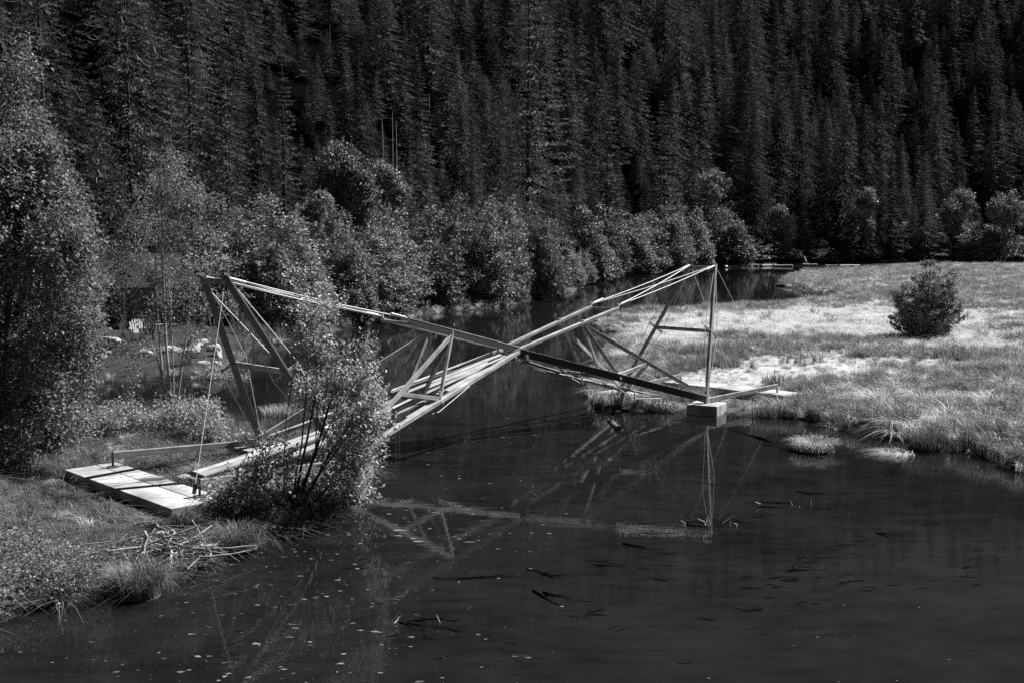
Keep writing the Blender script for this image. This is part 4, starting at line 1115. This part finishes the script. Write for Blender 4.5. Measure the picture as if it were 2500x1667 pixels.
hgt_g = .75 + .7 * vnoise(Pg, 4.0, 21)
scatter_on('marsh_grass', g_green, Pg, r, .6, 1.15, 'green marsh grass on the bank across the water', zs=hgt_g * far_scale(Pg))
scatter_on('straw_grass', g_straw, Ps, r, .6, 1.1, 'pale flattened straw lying over the marsh', zs=np.where(path_d > -.2, .45, 1.0) * far_scale(Ps))
g_sedge = [clump_mesh('sedge_clump', 56 + k, 130, .52, .16, [.7, 1.0, 1.2][k], .018, ['green_grass', 'green_grass', 'straw'][k]) for k in range(3)]
Psd = np.concatenate([marsh_sample(24, 50, .9), marsh_sample(50, 80, .45), marsh_sample(80, 150, .12)])
Psd = Psd[poly_sd(PATH, Psd) < -.6]
sl_, sq_ = (Psd - BC) @ AX, (Psd - BC) @ TX
Psd = Psd[~((sl_ > 6.8) & (sl_ < 13.2) & (abs(sq_) < 3.4))]
scatter_on('sedge_tufts', g_sedge, Psd, r, .5, 1.25, 'shaggy sedge tufts standing out of the marsh grass')
# reeds along the water's edge of the marsh and the other banks
g_reed = [clump_mesh('reed_clump', 60 + k, 40, .95, .20, .45, .022, 'reed') for k in range(2)] + [clump_mesh('reed_straw_clump', 65, 40, .75, .2, .9, .02, 'straw')]
def along_shore(px, off0, off1, step):
    out = []
    pp = np.array([G(u, v)[:2] for u, v in px])
    for a, b_ in zip(pp[:-1], pp[1:]):
        L_ = np.linalg.norm(b_ - a); n = max(1, int(L_ / step))
        d = (b_ - a) / max(L_, 1e-9)
        for q in range(n): out.append(a + d * r.uniform(0, L_) + np.array([d[1], -d[0]]) * r.uniform(off0, off1))
    P = np.array(out)
    return P[poly_sd(POLY, P) < .06]
E1 = along_shore(SHORE_B[45:-1], -.1, .9, .12)
E1 = E1[~(((E1 - BC) @ AX > 6.9) & ((E1 - BC) @ AX < 9.6) & ((E1 - BC) @ TX > 1.0) & ((E1 - BC) @ TX < 3.4))]
E2 = along_shore([q for q in SHORE_B if 600 <= q[0] <= 1910 and q[1] < 850][:26], -2.2, .3, .12)
E2 = np.concatenate([E2, along_shore([q for q in SHORE_B if q[0] <= 620], -.6, .2, .2)])
def zfar(P): return 1 + np.clip((P[:, 1] - 60) / 100, 0, 1.2)
for nm, E_, lab in (('marsh_fringe_reeds', E1, 'grass fringe along the edge of the marsh'), ('far_bank_reeds', E2, 'pale grass fringe along the far banks')):
    if len(E_): scatter_on(nm, g_reed, E_, r, .32, .72, lab, idx=np.where(r.random(len(E_)) < (.28 if nm[0] == 'm' else .4), 2, r.integers(0, 2, len(E_))), zs=zfar(E_))
# near bank: flattened dull straw, and leafy weeds lower down
g_dull = [clump_mesh('dull_clump', 70 + k, 40, .30, .24, [1.8, 2.4, 1.3][k], .013, 'dull_straw', lean=[(.8, -.4), (.9, .2), (0, 0)][k]) for k in range(3)]
LEFTB = np.array([(-18, 15), (0, 15), (0, 40), (-18, 40)])
Pl = sample_region(LEFTB, 17, r)
ls_, lq_ = (Pl - BC) @ AX, (Pl - BC) @ TX
free = ~((ls_ > -13.45) & (ls_ < -11.5) & (abs(lq_) < 2.95)) & ~((ls_ > -8.6) & (ls_ < -7.0) & (abs(abs(lq_) - 2.0) < .85))
Pl = Pl[free & inview(Pl, 200)]
scatter_on('bank_grass', g_dull, Pl, r, .5, 1.1, 'matted dry grass on the near bank')
brt = Pl[(r.random(len(Pl)) < .07) & (vnoise(Pl, 1.5, 51) > .4)]
scatter_on('bank_straw', g_straw[1:], brt, r, .25, .55, 'pale straw strewn over the near bank')
tall = Pl[(r.random(len(Pl)) < .10) & (poly_sd(POLY, Pl) > -1.2)]
scatter_on('bank_fringe', g_reed, tall, r, .35, .65, 'grass fringe at the edge of the near bank', idx=r.integers(0, 2, len(tall)))
# leafy ground cover in the lower left corner
def herb_mesh(seed):
    rr = np.random.default_rng(seed); mb = MB(); n = 46
    P = rr.normal(0, .13, (n, 3)); P[:, 2] = rr.uniform(.04, .42, n)
    Nn = norm(np.array([0, 0, .8]) + rr.normal(0, .5, (n, 3))); D = np.cross(Nn, rand_dirs(rr, n))
    L_ = .06 * rr.uniform(.6, 1.4, n); leaves(mb, P, D, Nn, L_, L_ * .5, np.clip(rr.normal(.5, .25, n), 0, 1))
    return mb.mesh('herb_clump', M['glossy'])
HERB = np.array([G(u, v, .3)[:2] for u, v in [(-80, 1330), (120, 1350), (260, 1380), (260, 1440), (220, 1462), (0, 1515), (-100, 1545)]])
Ph = sample_region(HERB, 42, r)
scatter_on('leafy_weeds', [herb_mesh(80), herb_mesh(81), herb_mesh(82)], Ph, r, .7, 1.3, 'leafy ground cover at the water in the lower left')
# undergrowth below the cabin and along the alders
g_under = [herb_mesh(90), herb_mesh(91)]
UND = np.array([(-32, 44), (-9, 44), (-9, 84), (-40, 84)])
Pu = sample_region(UND, 5, r); Pu = Pu[inview(Pu)]
ROCKS = np.array([G(u, v, .6)[:2] for u, v in [(230, 905), (590, 905), (570, 800), (230, 800)]])
Pu = Pu[(poly_sd(ROCKS, Pu) < 0) | (r.random(len(Pu)) < .10)]
scatter_on('undergrowth', g_under + [g_reed[0]], Pu, r, .8, 1.8, 'undergrowth on the bank below the cabin', zs=np.ones(len(Pu)))

# single tussocks
def tussock(u, v, z, h, spread, n, mats, label, mound=.12, lean=(0, 0), bend=.7):
    p = G(u, v, z)
    t = empty('grass_tussock', (p[0], p[1], 0))
    zz = max(hz1(p[0], p[1]), -.02)
    import bmesh
    bm = bmesh.new(); bmesh.ops.create_icosphere(bm, subdivisions=2, radius=1)
    rr = np.random.default_rng(int(u))
    for v_ in bm.verts: v_.co = Vector((v_.co.x * spread * rr.uniform(.9, 1.1), v_.co.y * spread * .8 * rr.uniform(.9, 1.1), v_.co.z * mound))
    me = bpy.data.meshes.new('mound'); bm.to_mesh(me); bm.free(); me.materials.append(M['bark'])
    o = obj('mound', me, t, (0, 0, zz))
    for k, m_ in enumerate(mats):
        o = obj('blades', clump_mesh('blades', int(u) + k, n, h, spread * .95, bend, .016, m_, lean=lean, seg=4), t, (0, 0, zz + mound * .5))
    return tag(t, label, 'tussock')
tussock(1985, 1100, 0, .42, .62, 420, ['straw', 'reed'], 'small grassy islet in the water beside the pier block', .20, (0, 0), 1.1)
tussock(2262, 1088, .1, .75, .55, 420, ['reed'], 'dark round tussock at the water edge of the marsh', .3)
tussock(2195, 1106, .02, .22, .5, 130, ['straw'], 'flattened pale straw lying on the water in front of the dark tussock', .03, (-1.2, -.3), 1.8)
tussock(335, 1440, .1, .6, .42, 420, ['reed', 'dull_straw'], 'grass tussock at the water below the stick pile', .18)
tussock(690, 1008, .05, .4, .75, 320, ['straw', 'reed'], 'grassy spit in the water behind the tower legs', .1)
tussock(575, 1325, .15, .5, .45, 300, ['reed', 'dull_straw'], 'grass clump at the water below the big leafy bush', .12)
tussock(1915, 697, .1, 2.0, 1.6, 200, ['reed'], 'dark grass hummock at the tip of the reed spit', .5)
tussock(1495, 985, .15, .6, .7, 300, ['straw', 'reed'], 'grass growing over the far pier block', .25)
tussock(2045, 965, .3, .55, .5, 260, ['reed', 'straw'], 'shaggy clump of weeds on the marsh beyond the grassy islet', .2)

# ------------------------------------------------------------------ sticks, logs, sunken branches, floating bits
pile = empty('stick_pile', tuple(G(405, 1350, .2))); tag(pile, 'tangled pile of peeled sticks and branches at the near shore', 'stick pile')
r = np.random.default_rng(77)
def stick(name, parent, p0, p1, r0, r1, mat, wob=.014, sides=5):
    p0 = np.asarray(p0, float); p1 = np.asarray(p1, float); L_ = np.linalg.norm(p1 - p0)
    t = np.linspace(0, 1, 6); P_ = p0 + (p1 - p0) * t[:, None] + (np.sin(t * np.pi)[:, None] * r.normal(0, wob * L_, 3)) + r.normal(0, .006 * L_, (6, 3))
    mb = MB(); tube(mb, P_ - p0, r0 + (r1 - r0) * t, sides)
    o = obj(name, mb.mesh(name, M[mat], True), parent); o.location = p0
    return o
for k in range(120):
    a = r.normal(.1, 1.1); L_ = r.uniform(.3, 1.5); c = np.array([r.normal(0, .48), r.normal(0, .38), abs(r.normal(.10, .12))])
    dv = np.array([math.cos(a), math.sin(a), r.normal(0, .16)]) * L_ / 2
    rr_ = r.choice([.010, .014, .02, .028], p=[.4, .3, .2, .1])
    stick('stick', pile, c - dv, c + dv, rr_, rr_ * .6, 'stick')
for (u0, v0, z0, u1, v1, z1, rr_) in [(362, 1336, .35, 460, 1366, .18, .045), (412, 1398, .05, 418, 1340, .4, .04), (470, 1332, .35, 530, 1328, .25, .035), (250, 1365, .2, 330, 1318, .3, .02), (335, 1345, .3, 470, 1352, .3, .022), (430, 1365, .15, 505, 1378, .08, .02)]:
    stick('stick', pile, G(u0, v0, z0) - np.array(pile.location), G(u1, v1, z1) - np.array(pile.location), rr_, rr_ * .7, 'driftwood', wob=.01)
mb = MB(); box_mb(mb, (0, 0, 0), (.42, .05, .03), .22, .03); o = obj('board_offcut', mb.mesh('board_offcut', M['plank'])); o.location = G(378, 1302, .32); o.rotation_euler = (.1, -.15, -.5)
tag(o, 'short pale board offcut lying on the stick pile', 'board')

def branchy(name, u, v, ang, L_, n, label, cat, mat='wet_wood', z=-.03, up=.02, r0=.035, group=None, tips=0):
    p = G(u, v); n = int(n * 1.3); r0 *= 1.3; z = max(z, -.03) * .5 + .008
    mb = MB()
    for k in range(max(2, n // 6)):
        a = ang + r.normal(0, .30); l = L_ * r.uniform(.55, 1.0); t = np.linspace(0, 1, 12)
        st_ = np.array([-math.cos(ang), -math.sin(ang), 0]) * .5 * l + r.normal(0, .08 * L_, 3) * np.array([1, 1, 0])
        w_ = a + np.cumsum(r.normal(0, .20, 12))
        P_ = st_ + np.column_stack([np.cumsum(np.cos(w_)) * l / 12, np.cumsum(np.sin(w_)) * l / 12, .6 * up * np.sin(t * 5 + r.uniform(0, 6))])
        rr_ = r0 * r.uniform(.30, .55)
        tube(mb, P_, rr_ * (1.05 - t) ** .7, 5, cap=False)
        for q in range(n):
            i_ = r.integers(1, 11); a2 = w_[i_] + r.choice([-1, 1]) * r.uniform(.3, 1.1); l2 = l * r.uniform(.06, .40) ** 1.1; t2 = np.linspace(0, 1, 6)
            w2 = a2 + np.cumsum(r.normal(0, .22, 6))
            Q_ = P_[i_] + np.column_stack([np.cumsum(np.cos(w2)) * l2 / 6, np.cumsum(np.sin(w2)) * l2 / 6, r.uniform(-.02, .03) * t2])
            tube(mb, Q_, rr_ * r.uniform(.25, .55) * (1.05 - t2), 4, cap=False)
    o = obj(name, mb.mesh(name, M[mat], True)); o.location = (p[0], p[1], z)
    for k in range(tips):
        b0 = np.array([r.normal(0, .25 * L_), r.normal(0, .08 * L_), -.05]); mt = MB()
        tube(mt, [b0, b0 + np.array([r.normal(0, .05), r.normal(0, .03), .10]), b0 + np.array([r.normal(0, .10), r.normal(0, .05), r.uniform(.12, .30)])], [.010, .008, .004], 4, cap=False)
        obj('twig', mt.mesh('twig', M['driftwood'], True), o)
    return tag(o, label, cat, group)
SB = 'sunken branches in the pond'
branchy('sunken_branch', 1380, 1455, -.5, 1.5, 12, 'large sunken branch with a knotted end in the open water', 'branch', r0=.05, group=SB, z=-.012)
branchy('sunken_branch', 1330, 1395, -.55, 1.1, 9, 'forked sunken branch above the large knotted one', 'branch', group=SB, z=-.012)
branchy('sunken_branch', 1060, 1525, -.15, 1.1, 14, 'bunch of sunken twigs among the floating flecks', 'branch', group=SB, tips=2, z=-.01)
branchy('sunken_branch', 1560, 1338, -.5, 1.3, 7, 'slim sunken branch below the reflected tower leg', 'branch', group=SB, z=-.01)
branchy('sunken_branch', 1500, 1380, -.25, 1.0, 9, 'faint sunken brush left of the slim sunken branch', 'branch', group=SB, z=-.03)
branchy('sunken_branch', 1910, 1232, -.2, 1.9, 9, 'long sunken branch breaking the surface below the grassy islet', 'branch', group=SB, tips=4, z=-.006)
branchy('sunken_branch', 2010, 1205, -.2, 1.5, 6, 'sunken log just above the long branch that breaks the surface', 'branch', group=SB, r0=.06, z=-.03)
branchy('sunken_branch', 1725, 1282, -.1, 1.2, 10, 'spray of pale-tipped twigs poking up through the reflected tower leg', 'branch', group=SB, tips=9, z=-.006)
branchy('sunken_branch', 1830, 1260, -.1, .8, 6, 'small sunken twig cluster right of the pale-tipped twigs', 'branch', group=SB, z=-.02)
branchy('sunken_branch', 1420, 1500, .35, 1.0, 6, 'crooked sunken branch below the large knotted one', 'branch', group=SB, z=-.02)
branchy('sunken_branch', 1150, 1410, -.35, 2.0, 5, 'very long thin sunken branch above the bunch of sunken twigs', 'branch', group=SB, r0=.025, z=-.008)
branchy('sunken_branch', 2000, 1390, .1, 1.5, 8, 'dim sunken weed mat in the dark open water', 'branch', group=SB, r0=.05, z=-.05)
branchy('sunken_branch', 2200, 1300, -.2, 1.4, 8, 'dim sunken weed strip far out in the water', 'branch', group=SB, r0=.05, z=-.05)

def pole(name, u0, v0, z0, u1, v1, z1, r0, r1, mat, label, cat='log', group=None):
    p0, p1 = G(u0, v0, z0), G(u1, v1, z1)
    o = stick(name, None, p0, p1, r0, r1, mat, wob=.006, sides=8)
    return tag(o, label, cat, group)
#pole('floating_pole', 1070, 1385, -.03, 1245, 1296, .004, .014, .02, 'timber', 'pale pole floating at an angle in the open water')
pole('sunken_pole', 1775, 1047, -.035, 1925, 1095, -.04, .05, .06, 'wet_wood', 'dark sunken pole running from the pier block to the grassy islet')
pole('sunken_pole', 1850, 1082, -.03, 2010, 1122, -.03, .035, .045, 'wet_wood', 'dark sunken pole in front of the grassy islet')
pole('drift_log', 1488, 1028, -.02, 1510, 1046, .04, .11, .09, 'stick', 'short broken log floating before the overgrown pier block')
pole('drift_log', 620, 845, .05, 665, 842, .05, .07, .06, 'driftwood', 'pale log at the shore behind the tower')
FL = 'pale logs along the far shore'
for k, (u0, v0, u1, v1, rr_, lab) in enumerate([(1812, 648, 1852, 648, .25, 'pale log on the far shore just right of the tower top'), (1860, 649, 1885, 648, .2, 'short pale log between two longer ones on the far shore'), (1890, 649, 1935, 649, .25, 'pale log on the far shore left of the white stump'), (1960, 647, 1995, 647, .3, 'pale log lying beside the white stump'),
                                               (2015, 649, 2045, 649, .25, 'dark pale-ended log right of the white stump'), (2050, 649, 2100, 648, .22, 'thin pale log on the far shore beyond the reed spit'), (1770, 652, 1800, 650, .3, 'pale log under the alders at the far shore')]):
    pole('shore_log', u0, v0, .25, u1, v1, .3, rr_, rr_ * .8, 'driftwood', lab, 'log', FL)
p = G(1965, 647, .2)
mb = MB(); tube(mb, [(0, 0, 0), (.1, 0, .8), (-.15, 0, 1.6), (-.2, 0, 2.3)], [.55, .45, .3, .08], 7); tube(mb, [(.1, 0, .6), (.6, 0, 1.2)], [.2, .05], 5); tube(mb, [(0, 0, .3), (1.2, 0, .3)], [.3, .15], 6)
o = obj('tree_stump', mb.mesh('tree_stump', M['driftwood'], True)); o.location = tuple(p); tag(o, 'white weathered stump standing on the far shore', 'stump')
p = G(1815, 648, .2)
mb = MB(); tube(mb, [(0, 0, 0), (-.1, 0, .7), (-.35, 0, 1.3)], [.3, .2, .08], 6); tube(mb, [(0, 0, .3), (1.0, 0, .2)], [.2, .1], 6)
o = obj('tree_stump', mb.mesh('tree_stump', M['driftwood'], True)); o.location = tuple(p); tag(o, 'small leaning white stump on the far shore near the tower top', 'stump')

# dead standing stems in the alders
for (u, d, v0, v1) in [(940, 126, 400, 295), (960, 127, 390, 278), (969, 126, 390, 302)]:
    x = (u - 1250) / FPX * d; za = hz1(x, d); zb = CAM_H + (594 - v1) / FPX * d
    mb = MB(); tube(mb, [(0, 0, 0), (.1, 0, (zb - za) * .6), (-.15 if u < 950 else .1, 0, zb - za)], [.10, .06, .03], 5)
    o = obj('dead_tree', mb.mesh('dead_tree', M['dead_twig'], True)); o.location = (x, d, za)
    tag(o, 'bare pale dead stem standing among the trees above the alders', 'dead tree', 'bare dead stems')

# floating flecks, leaves and foam
mb = MB(); r = np.random.default_rng(88)
def flake_px(n, u0, u1, v0, v1, smin, smax, pw=1.0):
    for _ in range(n):
        u, v = r.uniform(u0, u1), r.uniform(v0, v1)
        p = G(u, v, .004)
        if poly_sd(POLY, p[None, :2])[0] < .05: continue
        s_ = smin + (smax - smin) * r.random() ** 3
        k = r.integers(5, 8); a = np.sort(r.uniform(0, 6.28, k)); q = s_ * r.uniform(.4, 1, k)
        V = np.column_stack([p[0] + np.cos(a) * q * 1.5, p[1] + np.sin(a) * q * .9, np.full(k, .004 + r.uniform(0, .003))])
        mb.add(V, np.array([np.arange(k)]), r.uniform(.1, 1) ** 1.3)
flake_px(300, 380, 1400, 1250, 1667, .008, .06)
flake_px(180, 850, 1350, 1060, 1320, .01, .06)
flake_px(120, 880, 1400, 1000, 1080, .01, .05)
flake_px(130, 560, 1000, 1200, 1480, .01, .06)
flake_px(90, 0, 700, 1480, 1667, .008, .05)
flake_px(60, 1400, 2500, 1100, 1667, .008, .03)
flake_px(8, 850, 1150, 1190, 1340, .10, .16); flake_px(6, 400, 1000, 1500, 1640, .07, .1)
o = obj('floating_flecks', mb.mesh('floating_flecks', M['flake'])); tag(o, 'leaf flecks and foam floating on the dark water', None, kind='stuff')
# dark water weeds just at the surface
mb = MB(); r = np.random.default_rng(99)
def weed_px(u, v, n, su, sv, ang, smax):
    for _ in range(n):
        p = G(u + r.normal(0, su), v + r.normal(0, sv), .001)
        if poly_sd(POLY, p[None, :2])[0] < .1: continue
        a0 = ang + r.normal(0, .35); l = smax * r.uniform(.15, 1) ** 1.5; w = l * r.uniform(.12, .35)
        k = 9; t = np.linspace(0, 6.283, k, endpoint=False); q = r.uniform(.55, 1.1, k)
        x_, y_ = np.cos(t) * l * q, np.sin(t) * w * q
        V = np.column_stack([p[0] + x_ * math.cos(a0) - y_ * math.sin(a0), p[1] + x_ * math.sin(a0) + y_ * math.cos(a0), np.full(k, .0012 + r.uniform(0, .0015))])
        mb.add(V, np.array([np.arange(k)]), .5)
for (u, v, n, su, sv, a_, sm) in [(2060, 1340, 12, 40, 22, .1, .28), (2030, 1390, 12, 35, 20, .3, .25), (1950, 1410, 10, 60, 14, .2, .25), (1880, 1425, 8, 50, 12, .2, .25), (2300, 1270, 8, 60, 10, 0, .25), (2400, 1310, 12, 25, 35, -.4, .22), (2370, 1370, 9, 22, 30, .2, .2),
                                  (2150, 1420, 9, 90, 12, 0, .25), (2000, 1470, 10, 80, 16, 0, .25), (1850, 1480, 8, 60, 15, .1, .25), (1650, 1550, 10, 140, 40, .1, .22), (1560, 1180, 12, 160, 12, 0, .3), (1750, 1150, 10, 150, 14, 0, .3), (1450, 1160, 10, 120, 10, 0, .3), (1550, 1390, 12, 60, 20, -.3, .3),
                                  (900, 1360, 14, 120, 50, -.1, .25), (700, 1460, 12, 160, 50, -.1, .2), (1000, 1590, 12, 220, 40, 0, .18), (1150, 1130, 10, 120, 14, 0, .25), (2250, 1180, 8, 120, 15, 0, .25)]:
    weed_px(u, v, n, su, sv, a_, sm)
o = obj('water_weeds', mb.mesh('water_weeds', M['weed'])); tag(o, 'dark patches of water weed in the pond', None, kind='stuff')
